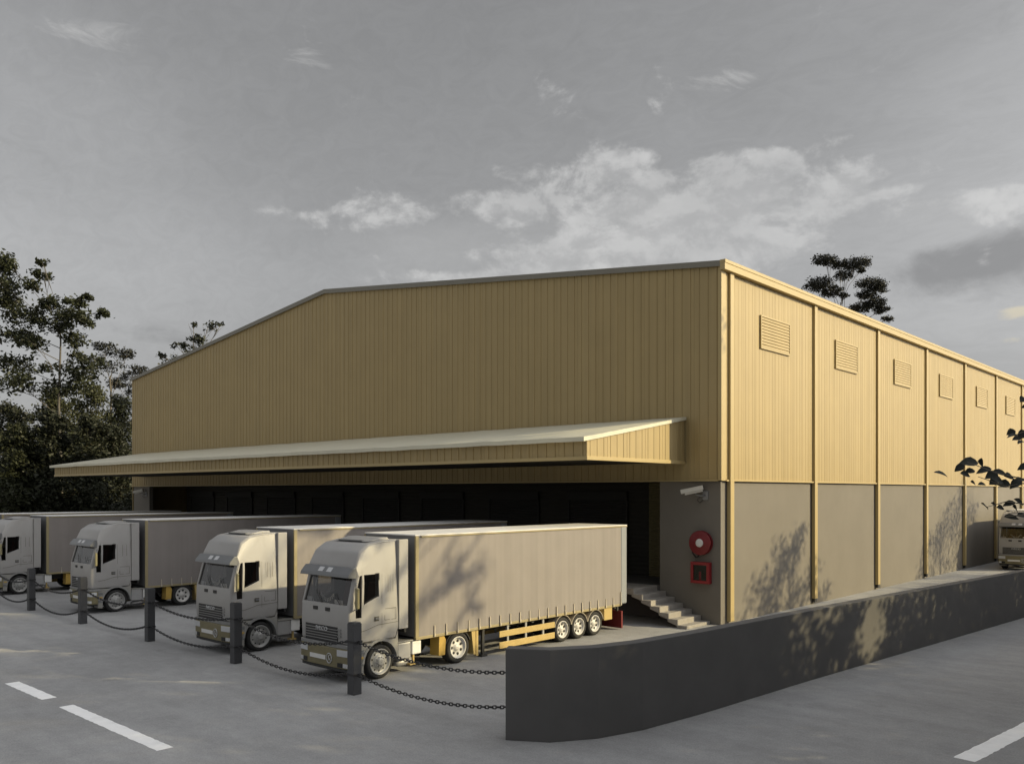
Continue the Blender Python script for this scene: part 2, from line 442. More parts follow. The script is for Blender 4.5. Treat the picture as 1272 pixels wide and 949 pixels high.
# canopy
CX0, CX1, CY = -67.66, -18.53, 24.25
ca = ribs((CX0, CY), (CX1, CY), lambda s: 6.56, lambda s: 7.13, .42, .03, (0, -1), rib=.06)
cano = wb(ca, 'canopy', M['clad'])
m = MB(); m.box(CX0, CX1, CY - .05, CY + .02, 6.43, 6.56); m.box(CX1 - .02, CX1 + .05, CY - .05, YF - .07, 6.43, 6.57)
wb(m, 'canopy_trim', M['clad_trim'], parent=cano, bevel=.008)
def ctop(s): return 7.16 + 1.14 * s / (YF - CY)
ce = ribs((CX1, CY + .02), (CX1, YF - .07), lambda s: 6.57, lambda s: ctop(s), .42, .014, (1, 0), rib=.06)
wb(ce, 'canopy_end_panel', M['clad'], parent=cano)
ce = ribs((CX0, CY + .02), (CX0, YF - .07), lambda s: 6.5, lambda s: ctop(s), .42, .03, (-1, 0), rib=.06)
wb(ce, 'canopy_end_panel', M['clad'], parent=cano)
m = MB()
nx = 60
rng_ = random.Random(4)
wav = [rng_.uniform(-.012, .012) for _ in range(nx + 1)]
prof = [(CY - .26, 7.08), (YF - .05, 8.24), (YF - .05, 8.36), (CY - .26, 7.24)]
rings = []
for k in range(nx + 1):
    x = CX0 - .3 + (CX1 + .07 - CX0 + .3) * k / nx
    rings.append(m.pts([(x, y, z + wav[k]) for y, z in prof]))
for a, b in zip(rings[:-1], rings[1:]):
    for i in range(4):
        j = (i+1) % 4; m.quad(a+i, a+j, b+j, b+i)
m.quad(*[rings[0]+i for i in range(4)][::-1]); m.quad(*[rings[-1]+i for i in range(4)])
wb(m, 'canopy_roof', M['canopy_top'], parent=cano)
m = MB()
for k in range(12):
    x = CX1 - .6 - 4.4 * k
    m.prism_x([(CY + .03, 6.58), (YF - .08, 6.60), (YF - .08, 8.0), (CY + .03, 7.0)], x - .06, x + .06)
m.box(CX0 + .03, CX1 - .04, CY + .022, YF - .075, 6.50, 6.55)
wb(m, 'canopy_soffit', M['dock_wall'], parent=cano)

# ---- staircase
st = MB()
tops = [(-19.90, 1.38), (-19.49, 1.17), (-19.07, .96), (-18.66, .75), (-18.25, .54), (-17.84, .33), (-17.43, .12)]
YS0, YS1 = 29.15, YF + .06
prof = [(-22.3, 1.38)]
for i, (x, z) in enumerate(tops):
    prof.append((x, z))
    if i + 1 < len(tops): prof.append((x, tops[i+1][1]))
prof.append((-17.43, 0.0)); prof.append((-17.80, 0.0))
for i in range(len(tops) - 2, -1, -1):
    x, z = tops[i]
    xx = x - .05 if i else x - .1
    prof.append((xx + .0, max(0.0, tops[i+1][1] - .12) if i + 1 < len(tops) else 0))
    prof.append((xx + .0, z - .24))
prof = [p for k, p in enumerate(prof) if k == 0 or (abs(p[0]-prof[k-1][0]) + abs(p[1]-prof[k-1][1])) > 1e-4]
prof.append((-22.3, 1.14))
st.prism_y(prof, YS0, YS1)
so = st.build('concrete_staircase', M['concrete'], None, .015)
tag(so, 'pale concrete steps climbing from the yard to the loading dock', 'staircase')

# ---- wall fittings
YWALL = YF + .10
def cctv(x, z, label):
    r = empty('security_camera', (x, YWALL, z)); tag(r, label, 'security camera', 'security cameras on the warehouse')
    m = MB(); m.box(.18, .42, -.05, -.003, -.34, .02); m.build('wall_plate', M['camgrey'], r, .01)
    m = MB(); m.tube([(.30, -.05, -.16), (.15, -.18, -.18), (-.02, -.30, -.10)], .035, 8); m.build('bracket', M['camgrey'], r)
    m = MB()
    m.prism_z([(-.11, -.36), (.11, -.36), (.11, .36), (-.11, .36)], -.14, .08)
    m.box(-.15, .15, -.50, .40, .085, .11); m.box(-.15, -.125, -.5, .4, -.06, .085); m.box(.125, .15, -.5, .4, -.06, .085)
    b = m.build('housing', M['cam'], r, .012); b.location = (-.03, -.42, .06); b.rotation_euler = Euler((R_(12), 0, R_(-62)))
    m = MB(); m.prism_y([(.07*math.cos(t*math.pi/8), .07*math.sin(t*math.pi/8) - .01) for t in range(16)], -.39, -.362); m.build('lens', M['black'], b)
    m = MB(); m.tube([(.15, -.16, -.2), (.02, -.2, -.34), (.08, -.1, -.46), (.24, -.02, -.3)], .012, 6); m.build('cable', M['black'], r)
cctv(-17.95, 5.32, 'pale grey security camera on the front wall above the red hose reel')
cctv(-67.7, 5.3, 'security camera on the far left wall pillar under the canopy')

r = empty('fire_hose_reel', (-17.80, YWALL, 3.25)); tag(r, 'round red fire hose reel with white centre on the grey wall', 'hose reel')
def disc_y(m, prof, seg=36, z=0.0):
    sm = m.smooth; m.smooth = True; rings = []
    for y, rad in prof: rings.append(m.pts([(rad*math.cos(2*math.pi*k/seg), y, z + rad*math.sin(2*math.pi*k/seg)) for k in range(seg)]))
    for a, b in zip(rings[:-1], rings[1:]):
        for k in range(seg):
            j = (k+1) % seg; m.quad(a+k, a+j, b+j, b+k)
    m.smooth = sm
    m.quad(*[rings[-1]+k for k in range(seg)]); m.quad(*[rings[0]+k for k in range(seg)][::-1])
m = MB(); disc_y(m, [(-.20, .46), (-.205, .485), (-.235, .49), (-.245, .47), (-.238, .40), (-.243, .39), (-.238, .28), (-.245, .27), (-.243, .18)]); m.build('reel_disc', M['red_disc'], r)
m = MB(); disc_y(m, [(-.018, .46), (-.02, .485), (-.045, .485), (-.05, .46)]); m.build('reel_back_disc', M['red_disc'], r)
m = MB(); disc_y(m, [(-.05, .40), (-.08, .44), (-.16, .44), (-.20, .40)]); m.build('coiled_hose', M['hose'], r)
m = MB(); disc_y(m, [(-.24, .17), (-.27, .165), (-.285, .14), (-.286, .05)]); m.build('hub', M['plate'], r)
m = MB(); m.tube([(-.40, -.12, -.22), (-.38, -.14, -.42), (-.24, -.12, -.60), (-.12, -.12, -.56), (-.10, -.10, -.42)], .028, 8); m.build('hose_end', M['black'], r)

r = empty('extinguisher_cabinet', (-17.80, YWALL, 1.62)); tag(r, 'red framed fire cabinet with dark window below the hose reel', 'fire cabinet')
m = MB(); w, h, t, d = .42, .86, .12, .24
m.box(-w, w, -d, -.003, 0, t); m.box(-w, w, -d, -.003, h - t, h); m.box(-w, -w + t, -d, -.003, t, h - t); m.box(w - t, w, -d, -.003, t, h - t); m.box(-w + t, w - t, -.03, -.003, t, h - t)
m.build('frame', M['red'], r, .015)
m = MB(); m.box(-w + t + .002, w - t - .002, -d + .035, -d + .041, t + .002, h - t - .002); m.build('window', M['glass_dark'], r)
m = MB(); m.tube([(0, -.13, t + .005), (0, -.13, .46), (0, -.13, .54), (0, -.13, .6)], [.09, .09, .045, .03], 12); m.build('extinguisher', M['red_dark'], r)

# ---- low boundary wall
base = [(-12.52, 13.53), (-11.70, 14.03), (-11.12, 14.96), (-10.78, 16.15), (-10.52, 18.3), (-10.16, 23.28), (-8.54, 41.45), (-4.2, 90.0)]
WT = .34
def offset(pts, t):
    out = []
    for i, p in enumerate(pts):
        p = Vector(p); d0 = (p - Vector(pts[i-1])).normalized() if i else None
        d1 = (Vector(pts[i+1]) - p).normalized() if i + 1 < len(pts) else None
        d0 = d0 or d1; d1 = d1 or d0
        n = Vector((-(d0.y + d1.y), d0.x + d1.x)).normalized()
        k = 1 / max(.4, n.dot(Vector((-d0.y, d0.x))))
        out.append((p.x + n.x*t*k, p.y + n.y*t*k))
    return out
inner = offset(base, WT)
m = MB(); m.prism_z(base + inner[::-1], 0, 1.96)
o = m.build('boundary_wall', M['wall'], None, .012)
tag(o, 'low dark grey wall curving from the chain fence along the roadside', 'wall')

# ================================================================== TRUCKS
def wheel(parent, side, y, rad, w, rim, x_out, kind):
    """side +1 right, -1 left; rim dish faces outwards"""
    m = MB(); xo = x_out * side
    RR = .74 if kind == 'front' else .68
    m.lathe_x([(-w, rad*.60), (-w, rad*.93), (-w*.9, rad*.985), (-w*.72, rad), (-w*.28, rad), (-w*.1, rad*.985), (0, rad*.93), (.008, rad*.84), (-.012, rad*(RR + .02)), (-.05, rad*RR)], xo, y, rad, 30, side, False)
    wobj = m.build('wheel', M['rubber'], parent)
    m = MB()
    if kind == 'front':
        m.lathe_x([(-.06, rad*.74), (.012, rad*.76), (.016, rad*.71), (-.03, rad*.66), (-.06, rad*.60), (-.05, rad*.46), (-.015, rad*.40), (.0, rad*.36), (.0, rad*.24), (.045, rad*.22), (.05, rad*.15), (.052, .01)], xo, y, rad, 30, side, False)
        for k in range(10):
            t = 2*math.pi*k/10
            m.lathe_x([(0, .017), (.028, .017), (.03, .012)], xo, y + rad*.285*math.cos(t), rad + rad*.285*math.sin(t), 6, side)
    else:
        m.lathe_x([(-.06, rad*.68), (.0, rad*.70), (.004, rad*.65), (-.03, rad*.62), (-.07, rad*.57), (-.09, rad*.22), (-.05, rad*.20), (-.045, .01)], xo, y, rad, 30, side, False)
    rob = m.build('rim', M[rim], wobj)
    m = MB(); nh = 10 if kind == 'front' else 7
    rr = rad*(.53 if kind == 'front' else .42); xx = xo + side*(-.052 if kind == 'front' else -.075)
    for k in range(nh):
        t = 2*math.pi*(k+.5)/nh; hs = .024 if kind == 'front' else .046
        m.lathe_x([(-.004, hs), (.007, hs)], xx, y + rr*math.cos(t), rad + rr*math.sin(t), 10, side)
    m.build('rim_holes', M['black'], wobj)
    return wobj

def make_truck():
    T = empty('articulated_truck')
    HW = 1.20                                   # trailer half width
    CW = 1.16                                   # cab half width
    # ---------------- cab shell
    outer = [(.07, 1.08), (.05, 1.60), (.07, 2.13), (.31, 2.97), (.30, 3.20), (.47, 3.62), (.80, 3.83), (1.30, 3.90), (2.13, 3.92), (2.13, 1.34), (1.80, 1.34), (1.72, 1.10)]
    cb = bmesh.new()
    mb = MB(); mb.prism_x(outer, -CW, CW)
    me = mb.mesh('cab', [M['cab'], M['inner']])
    cb.from_mesh(me)
    # tumblehome and rounded plan of the front
    for v in cb.verts:
        if v.co.z > 3.0: v.co.x *= 1 - .055 * (v.co.z - 3.0) / .9
        if v.co.y < .12: v.co.x *= .975
        if v.co.y < 1.0 and v.co.z > 3.3: v.co.x *= .93
    cb.to_mesh(me); cb.free()
    cab = bpy.data.objects.new('cab', me); col.objects.link(cab)
    bv = cab.modifiers.new('b', 'BEVEL'); bv.width = .07; bv.segments = 3; bv.limit_method = 'ANGLE'; bv.angle_limit = R_(24); bv.use_clamp_overlap = True
    me2 = evaluated(cab, 'cab_round', None); cab.modifiers.clear(); cab.data = me2
    cb = bmesh.new(); cb.from_mesh(me2)
    bmesh.ops.remove_doubles(cb, verts=cb.verts[:], dist=.0015); bmesh.ops.dissolve_degenerate(cb, dist=.001, edges=cb.edges[:])
    bmesh.ops.triangulate(cb, faces=cb.faces[:]); bmesh.ops.recalc_face_normals(cb, faces=cb.faces[:]); cb.to_mesh(me2); cb.free()
    cut = []
    def cutter(mbx, mats=(M['cab'], M['inner'])):
        o = mbx.build('cutter', list(mats)); cut.append(o)
        b = cab.modifiers.new('x', 'BOOLEAN'); b.operation = 'DIFFERENCE'; b.solver = 'EXACT'; b.object = o
        return o
    mb = MB(); mb.cur = 1
    mb.prism_x([(.13, 1.42), (.13, 2.14), (.37, 2.95), (.40, 3.2), (.8, 3.7), (2.06, 3.78), (2.06, 1.42)], -.97, .97); cutter(mb)
    mb = MB()
    mb.prism_y([(-1.03, 2.16), (1.03, 2.16), (.985, 2.92), (-.985, 2.92)], -.5, .60); cutter(mb)
    W1 = [(.56, 2.99), (1.11, 2.985), (1.11, 2.35), (.56, 2.14)]
    mb = MB(); mb.prism_x(W1, .9, 1.5); mb.prism_x(W1, -1.5, -.9); cutter(mb)
    W2 = [(.40, 2.97), (.495, 2.985), (.495, 1.80), (.30, 1.80), (.28, 2.10), (.24, 2.24)]
    mb = MB(); mb.prism_x(W2, .9, 1.5); mb.prism_x(W2, -1.5, -.9); cutter(mb)
    cm = evaluated(cab, 'cab', None)
    for o in cut: bpy.data.objects.remove(o)
    bpy.data.objects.remove(cab)
    for p in cm.polygons: p.use_smooth = False
    cab = put('cab', cm, T)
    if len(cm.materials) < 2:
        cm.materials.clear(); cm.materials.append(M['cab']); cm.materials.append(M['inner'])
    # smooth only the bevels
    bm = bmesh.new(); bm.from_mesh(cm)
    bmesh.ops.remove_doubles(bm, verts=bm.verts[:], dist=.0004)
    bmesh.ops.dissolve_limit(bm, angle_limit=R_(1.0), verts=bm.verts[:], edges=bm.edges[:], delimit={'MATERIAL'})
    for e in bm.edges:
        e.smooth = not (len(e.link_faces) == 2 and e.calc_face_angle(0) > R_(22))
    for f in bm.faces: f.smooth = True
    bm.to_mesh(cm); bm.free()
    # glazing
    mb = MB(); a = mb.pts([(-1.05, .115, 2.13), (1.05, .115, 2.13), (1.0, .335, 2.94), (-1.0, .335, 2.94)]); mb.quad(a, a+1, a+2, a+3)
    mb.build('windscreen', M['glass'], cab)
    for s in (-1, 1):
        mb = MB(); x = s*(CW - .035)
        a = mb.pts([(x, y, z) for y, z in [(.53, 3.01), (1.14, 3.01), (1.14, 2.33), (.53, 2.10)]]); mb.quad(a, a+1, a+2, a+3)
        mb.build('side_window', M['glass_dark'], cab)
        mb = MB(); a = mb.pts([(x, y, z) for y, z in [(.39, 3.0), (.51, 3.0), (.51, 1.78), (.28, 1.78), (.25, 2.1), (.21, 2.25)]]); mb.quad(*[a+i for i in range(6)])
        mb.build('quarter_window', M['glass_dark'], cab)
    # rear air deflector panels and rear of the cab
    for s in (-1, 1):
        mb = MB(); x = s*CW
        mb.box(min(x - s*.10, x + s*.02), max(x - s*.10, x + s*.02), 1.815, 2.16, 1.34, 3.925)
        mb.build('side_deflector', M['cab'], cab, .012)
    mb = MB(); mb.box(-CW + .12, CW - .12, 2.135, 2.20, 1.2, 3.80); mb.build('cab_back', M['chassis'], cab)
    mb = MB(); mb.box(-.55, .55, .95, 1.55, 3.885, 3.915); mb.build('roof_hatch', M['visor'], cab, .01)
    mb = MB(); mb.prism_x([(.95, 3.88), (1.45, 3.98), (1.75, 3.985), (1.8, 3.9)], -.75, .75); mb.build('roof_spoiler', M['cab'], cab, .02)
    # visor with marker lamps
    mb = MB()
    mb.prism_x([(.02, 2.93), (.33, 2.90), (.33, 3.20), (.21, 3.20), (.05, 3.02)], -CW + .02, CW - .02)
    vz = mb.build('sun_visor', M['visor'], cab, .015)
    for x in (-.34, .06):
        mb = MB(); mb.prism_x([(.085, 3.05), (.185, 3.165), (.20, 3.155), (.10, 3.035)][::-1], x, x + .22); lo = mb.build('marker_lamp', M['lamp'], vz); lo.location = (0, -.012, .008)
    # panel seams
    for s in (-1, 1):
        mb = MB()
        x = s*(CW + .002)
        def line(p, q, w=.012):
            (y0, z0), (y1, z1) = p, q
            d = math.hypot(y1-y0, z1-z0); ny, nz_ = -(z1-z0)/d*w/2, (y1-y0)/d*w/2
            a = mb.pts([(x, y0+ny, z0+nz_), (x, y1+ny, z1+nz_), (x, y1-ny, z1-nz_), (x, y0-ny, z0-nz_)]); mb.quad(a, a+1, a+2, a+3)
        line((.36, 1.41), (.62, 1.44)); line((.62, 1.44), (1.05, 1.55)); line((1.05, 1.55), (1.79, 1.57))
        line((1.30, 1.98), (1.72, 1.98)); line((1.30, 1.66), (1.72, 1.66)); line((1.30, 1.66), (1.30, 1.98)); line((1.72, 1.66), (1.72, 1.98))
        line((1.42, 2.45), (1.42, 2.95)); line((1.60, 2.45), (1.60, 2.95)); line((1.20, 1.45), (1.20, 2.98), .009)
        line((1.808, 1.36), (1.808, 3.18), .016)
        a = mb.pts([(x, .93, 1.66), (x, 1.10, 1.66), (x, 1.10, 1.79), (x, .93, 1.79)]); mb.quad(a, a+1, a+2, a+3)
        mb.build('door_seams', M['seam'], cab)
    # handles
    for s in (-1, 1):
        mb = MB(); x = s*(CW + .006); mb.box(min(x, x+s*.02), max(x, x+s*.02), .95, 1.09, 1.70, 1.76); mb.build('door_handle', M['visor'], cab, .006)
    # mirrors
    for s in (1,):
        mb = MB(); mb.prism_z([(s*(CW + .06), .20), (s*(CW + .24), .14), (s*(CW + .26), .21), (s*(CW + .10), .30)], 2.10, 2.66)
        mr = mb.build('wing_mirror', M['mirror'], cab, .02)
        mb = MB(); mb.tube([(s*(CW - .03), .34, 2.80), (s*(CW + .16), .16, 2.74), (s*(CW + .16), .18, 2.64), (s*(CW + .15), .19, 2.4), (s*(CW + .15), .2, 2.13), (s*(CW + .14), .2, 2.06), (s*(CW - .02), .27, 2.05)], .016, 6); None and mb.tube([(s*(CW - .02), .27, 2.05), (s*(CW + .14), .2, 2.06), (s*(CW + .15), .2, 2.13)], .016, 6)
        mb.build('mirror_arm', M['visor'], mr)
    # interior
    mb = MB(); mb.prism_x([(.16, 1.45), (.17, 2.12), (.40, 2.14), (.58, 1.9), (.58, 1.45)], -1.05, 1.05); mb.build('dashboard', M['inner'], cab, .02)
    for x in (-.55, .55):
        mb = MB(); mb.box(x - .25, x + .25, .85, 1.35, 1.45, 1.85); mb.prism_x([(1.22, 1.85), (1.38, 1.85), (1.52, 2.65), (1.40, 2.68)], x - .24, x + .24); mb.prism_x([(1.40, 2.7), (1.5, 2.7), (1.53, 2.88), (1.44, 2.9)], x - .12, x + .12)
        mb.build('seat', M['seat'], cab, .03)
    mb = MB(); c0 = Vector((.55, .66, 2.12))
    mb.tube([c0 + Vector((.21*math.cos(t), .21*math.sin(t)*.45, .21*math.sin(t)*.9)) for t in [2*math.pi*k/20 for k in range(21)]], .016, 6); mb.tube([c0, (.55, .45, 1.9)], .03, 6)
    mb.build('steering_wheel', M['black'], cab)
    for x0, x1 in ((-1.02, -.72), (.30, .66)):
        mb = MB(); mb.box(x0, x1, .20, .21, 2.15, 2.27); mb.build('dashboard_sign', M['plate'], cab)
    mb = MB()
    for k in range(9):
        u = k / 8; x = -.42 + .6*u; z = 2.42 - .16*math.sin(math.pi*u)
        a = mb.pts([(x - .012, .255, z), (x + .012, .255, z), (x + .02, .25, z - .09), (x - .008, .25, z - .09)]); mb.quad(a, a+1, a+2, a+3)
    mb.tube([(-.44 + .62*k/8, .257, 2.425 - .16*math.sin(math.pi*k/8)) for k in range(9)], .005, 4)
    mb.build('tassel_fringe', M['plate'], cab)
    mb = MB(); mb.tube([(-.15, .085, 2.13), (-.45, .15, 2.40), (-.52, .175, 2.5)], .010, 5); mb.build('windscreen_wiper', M['black'], cab)
    mb = MB(); mb.tube([(.75, .085, 2.13), (.42, .13, 2.36), (.36, .16, 2.46)], .010, 5)
    mb.build('windscreen_wiper', M['black'], cab)
    mb = MB(); a = mb.pts([(-.70, .118, 2.13), (-.655, .118, 2.13), (-.655, .330, 2.93), (-.70, .330, 2.93)]); mb.quad(a, a+1, a+2, a+3); 
    mb.build('windscreen_divider', M['visor'], cab)
    # front vents and grille
    for x0 in (-.52, .06):
        mb = MB(); mb.box(x0, x0 + .20, .045, .07, 1.95, 2.05); mb.build('intake_slot', M['black'], cab)
    mb = MB()
    mb.box(-.88, .64, .040, .062, 1.075, 1.535)
    gr = mb.build('grille', M['black'], cab)
    mb = MB()
    for k in range(5):
        z = 1.462 - k*.075
        mb.box(-.885, .645, .020, .045, z - .010, z + .010)
    mb.box(.66, .80, .030, .06, 1.45, 1.50); mb.box(.66, .80, .030, .06, 1.36, 1.41); mb.box(.66, .80, .030, .06, 1.27, 1.32)
    mb.build('grille_bars', M['bumper_grey'], gr)
    tm = text_mesh('IVECO', .155, .008, M['lamp'])
    to = put('lettering', tm, gr); to.location = (-.06, .012, 1.45); to.rotation_euler = (R_(90), 0, 0); to.scale = (1.25, 1, 1)
    # bumper
    mb = MB()
    mb.prism_z([(-1.17, .16), (-1.10, .03), (-.6, -.02), (.6, -.02), (1.10, .03), (1.17, .16), (1.17, .36), (-1.17, .36)], .42, .97)
    bu = mb.build('bumper', M['bumper'], T, .025)
    mb = MB(); mb.prism_z([(-1.175, .17), (-1.10, .035), (-.6, -.005), (.6, -.005), (1.10, .035), (1.175, .17), (1.175, .5), (-1.175, .5)], .975, 1.075); mb.build('bumper_band', M['bumper_grey'], bu, .01)
    mb = MB(); mb.prism_z([(-1.12, .2), (-1.06, .05), (-.6, .0), (.6, .0), (1.06, .05), (1.12, .2), (1.12, .36), (-1.12, .36)], .34, .415); mb.build('bumper_lip', M['chassis'], bu)
    for s in (-1, 1):
        mb = MB(); mb.prism_z([(s*1.185, .30), (s*1.185, .155), (s*1.11, .018), (s*.70, -.028), (s*.70, .1), (s*1.0, .3)], .755, .935); mb.build('headlight', M['lamp'], bu, .012)
        mb = MB(); mb.prism_z([(s*1.14, .10), (s*1.10, .018), (s*.94, -.002), (s*.94, .1)], .46, .57); mb.build('fog_lamp', M['lamp'], bu, .008)
        mb = MB(); mb.prism_z([(s*.92, -.006), (s*.72, -.022), (s*.72, .05), (s*.92, .05)], .455, .575); mb.build('tow_pocket', M['black'], bu)
    mb = MB(); mb.box(-.56, .18, -.036, -.021, .60, .72); mb.build('number_plate', M['plate'], bu)
    em = MB()
    sm = em.smooth; em.smooth = True
    ring = [( .36 + .115*math.cos(2*math.pi*k/24), -.034, .665 + .135*math.sin(2*math.pi*k/24)) for k in range(25)]
    em.tube(ring, .014, 6, cap=False); em.smooth = sm
    em.tube([(.33, -.034, .74), (.345, -.034, .66), (.32, -.034, .60)], .014, 5); em.tube([(.34, -.034, .67), (.40, -.034, .63), (.42, -.034, .59)], .012, 5); em.tube([(.33, -.034, .72), (.39, -.034, .745)], .013, 5)
    em.build('emblem', M['lamp'], bu)
    # wheel arches with step panel
    yc, rw = 1.16, .49
    for s in (-1, 1):
        arc = [(yc + .60*math.cos(t), .49 + .60*math.sin(t)) for t in [R_(5 + 15.5*k) for k in range(0, 12)]]
        mb = MB()
        outerp = [(1.80, .56), (1.80, 1.335), (1.72, 1.09), (.34, 1.07), (.34, .24), (yc - .62, .20)]
        prof = [(yc + .62, .545)] + [(1.80, .545), (1.795, 1.33), (1.70, 1.092), (.365, 1.068), (.365, .24), (yc - .60, .22)] + arc[::-1]
        mb.prism_x(prof[1:], s*(CW - .42) if s > 0 else -CW + .005, (CW - .005) if s > 0 else -(CW - .42))
        wa = mb.build('wheel_arch', M['arch'], T, .008)
        mb = MB()
        ringp = [(yc + .665*math.cos(R_(2 + 16*k)), .49 + .665*math.sin(R_(2 + 16*k))) for k in range(12)] + [(yc + .59*math.cos(R_(2 + 16*k)), .49 + .59*math.sin(R_(2 + 16*k))) for k in range(11, -1, -1)]
        mb.prism_x(ringp, min(s*(CW - .3), s*(CW + .012)), max(s*(CW - .3), s*(CW + .012))); mb.build('arch_lip', M['bumper_grey'], wa)
        mb = MB(); x0, x1 = sorted((s*(CW - .1), s*(CW + .006)))
        mb.box(x0, x1, .38, .56, .80, .90); mb.box(x0, x1, .38, .56, .47, .57); mb.build('step', M['visor'], wa)
        mb = MB(); x0, x1 = sorted((s*(CW - .02), s*(CW + .012))); mb.box(x0, x1, .40, .56, .66, .72); mb.build('side_marker', M['yellow'], wa)
        wheel(T, s, yc, rw, .30, 'rim_grey', CW - .03, 'front')
    # chassis and side gear
    mb = MB()
    for s in (-1, 1): mb.box(s*.48 - .08, s*.48 + .08, .5, 6.0, .62, .92)
    for y in (1.2, 2.4, 4.2, 5.6): mb.box(-.5, .5, y - .1, y + .1, .60, .86)
    mb.box(-.35, .35, .6, 2.0, .55, 1.3); mb.tube([(-1.0, yc, .49), (1.0, yc, .49)], .08, 8); mb.tube([(-1.0, 4.2, .49), (1.0, 4.2, .49)], .10, 8)
    mb.box(-1.0, 1.0, 2.25, 3.4, .90, .98)
    mb.build('chassis', M['chassis'], T)
    for s in (-1, 1):
        mb = MB(); x0, x1 = sorted((s*.62, s*1.10)); mb.box(x0, x1, 1.83, 2.34, .42, .92); tk = mb.build('fuel_tank', M['tank'], T, .04, 3)
        mb = MB(); x0, x1 = sorted((s*.60, s*1.13)); mb.box(x0, x1, 1.83, 2.8, .925, .965); mb.build('tank_lid', M['arch'], tk)
        mb = MB(); x0, x1 = sorted((s*.62, s*1.12)); mb.box(x0, x1, 2.37, 2.72, .52, .915); mb.build('battery_box', M['plate'], T, .03, 2)
        mb = MB(); mb.tube([(s*.80, 1.95, .28), (s*.80, 2.05, .28), (s*.80, 2.6, .28), (s*.80, 2.66, .28)], [.06, .11, .11, .06], 12); mb.build('air_cylinder', M['tank'], T)
        mb = MB(); mb.box(*sorted((s*.98, s*1.04)), 2.46, 2.52, .20, .50); mb.box(*sorted((s*.70, s*1.04)), 2.35, 2.62, .20, .25); mb.build('stay', M['yellow_pale'], T)
        wheel(T, s, 4.22, .49, .34, 'rim_white', 1.15, 'rear')
        # drive axle mudguard: yellow flaps before and behind, arched top
        mb = MB(); x0, x1 = sorted((s*.74, s*1.15))
        mb.prism_x([(3.42, .93), (3.62, .93), (3.70, .80), (3.66, .34), (3.40, .34)], x0, x1); mg = mb.build('mudguard', M['yellow'], T, .01)
        mb = MB(); mb.prism_x([(4.80, .92), (4.98, .92), (4.98, .18), (4.90, .18)], x0, x1); mb.box(*sorted((s*1.06, s*1.15)), 5.01, 5.10, .12, .92); mb.build('rear_flap', M['yellow_pale'], mg)
        mb = MB(); pr = [(4.22 + .56*math.cos(R_(20 + 14*k)), .49 + .54*math.sin(R_(20 + 14*k))) for k in range(11)] + [(4.22 + .535*math.cos(R_(20 + 14*k)), .49 + .515*math.sin(R_(20 + 14*k))) for k in range(10, -1, -1)]
        mb.prism_x(pr, x0, x1); mb.build('fender', M['chassis'], mg)
    # ---------------- trailer
    Y0, Y1, Z0, Z1 = 2.42, 13.25, 1.0, 4.03
    mb = MB(); mb.box(-HW + .03, HW - .03, Y0 + .02, Y1 - .02, Z0 + .02, Z1 - .03)
    tr = mb.build('trailer_body', M['trailer_front'], T, .01)
    mb = MB(); mb.box(-HW + .005, HW - .005, Y0, Y1, Z1 - .03, Z1 + .008); mb.build('trailer_roof', M['trailer_roof'], tr, .01)
    mb = MB(); mb.box(-HW, HW, Y1 - .40, Y1, Z0, Z1 - .032); mb.build('rear_frame', M['bluegrey'], tr, .06, 3)
    for s in (-1, 1):
        mb = MB(); n1 = 110; prev = None; rr = random.Random(3)
        for k in range(n1 + 1):
            y = Y0 + .135 + (Y1 - .40 - Y0 - .135) * k / n1
            b_ = .006*math.sin(k*.9) + .007*math.sin(k*2.3 + 1) + rr.uniform(-.002, .002)
            cur = mb.pts([(s*(HW - .002 + b_*.5 - .01), y, Z1 - .07), (s*(HW - .002 + b_ + .002), y, 2.5), (s*(HW + b_*1.3), y, Z0 + .03)])
            if prev is not None:
                for i in range(2): mb.quad(*((prev+i, prev+i+1, cur+i+1, cur+i) if s < 0 else (prev+i, cur+i, cur+i+1, prev+i+1)))
            prev = cur
        mb.sm = [True]*len(mb.sm)
        mb.build('side_curtain', M['curtain'], tr)
        mb = MB(); x0, x1 = sorted((s*(HW - .05), s*(HW + .012))); mb.box(x0, x1, Y0, Y0 + .13, Z0, Z1 - .035); mb.build('corner_post', M['curtain_rail'], tr, .012)
        mb = MB(); x0, x1 = sorted((s*(HW - .05), s*(HW + .016))); mb.box(x0, x1, Y0 + .225, Y1 - .01, Z1 - .075, Z1 - .034); mb.build('top_rail', M['curtain_rail'], tr, .008)
        mb = MB(); x0, x1 = sorted((s*(HW - .10), s*(HW + .004))); mb.box(x0, x1, Y0 + .02, Y1 - .42, Z0 - .06, Z0 + .028); mb.build('side_rail', M['yellow_pale'] if False else M['curtain_rail'], tr, .008)
        for k in range(21):
            y = Y0 + .75 + (Y1 - Y0 - 1.2) * k / 20.0
            h = .26 if k < 20 else .44
            mb = MB(); x0, x1 = sorted((s*(HW + .006), s*(HW + .03))); mb.box(x0, x1, y - .016, y + .016, Z0 + .04, Z0 + .04 + h)
            mb.box(*sorted((s*(HW + .012), s*(HW + .045))), y - .026, y + .026, Z0 - .03, Z0 + .06)
            mb.build('curtain_strap', M['strap'], tr)
    # trailer undercarriage
    mb = MB()
    for s in (-1, 1): mb.box(s*.45 - .07, s*.45 + .07, 3.0, Y1 - .1, .72, .98)
    for y in (5.4, 6.6, 7.8, 12.6): mb.box(-1.1, 1.1, y - .05, y + .05, .85, .97)
    for y in (9.36, 10.3, 11.26): mb.tube([(-1.0, y, .43), (1.0, y, .43)], .09, 8); mb.box(-.55, .55, y - .2, y + .2, .5, .8)
    mb.build('trailer_chassis', M['chassis'], tr)
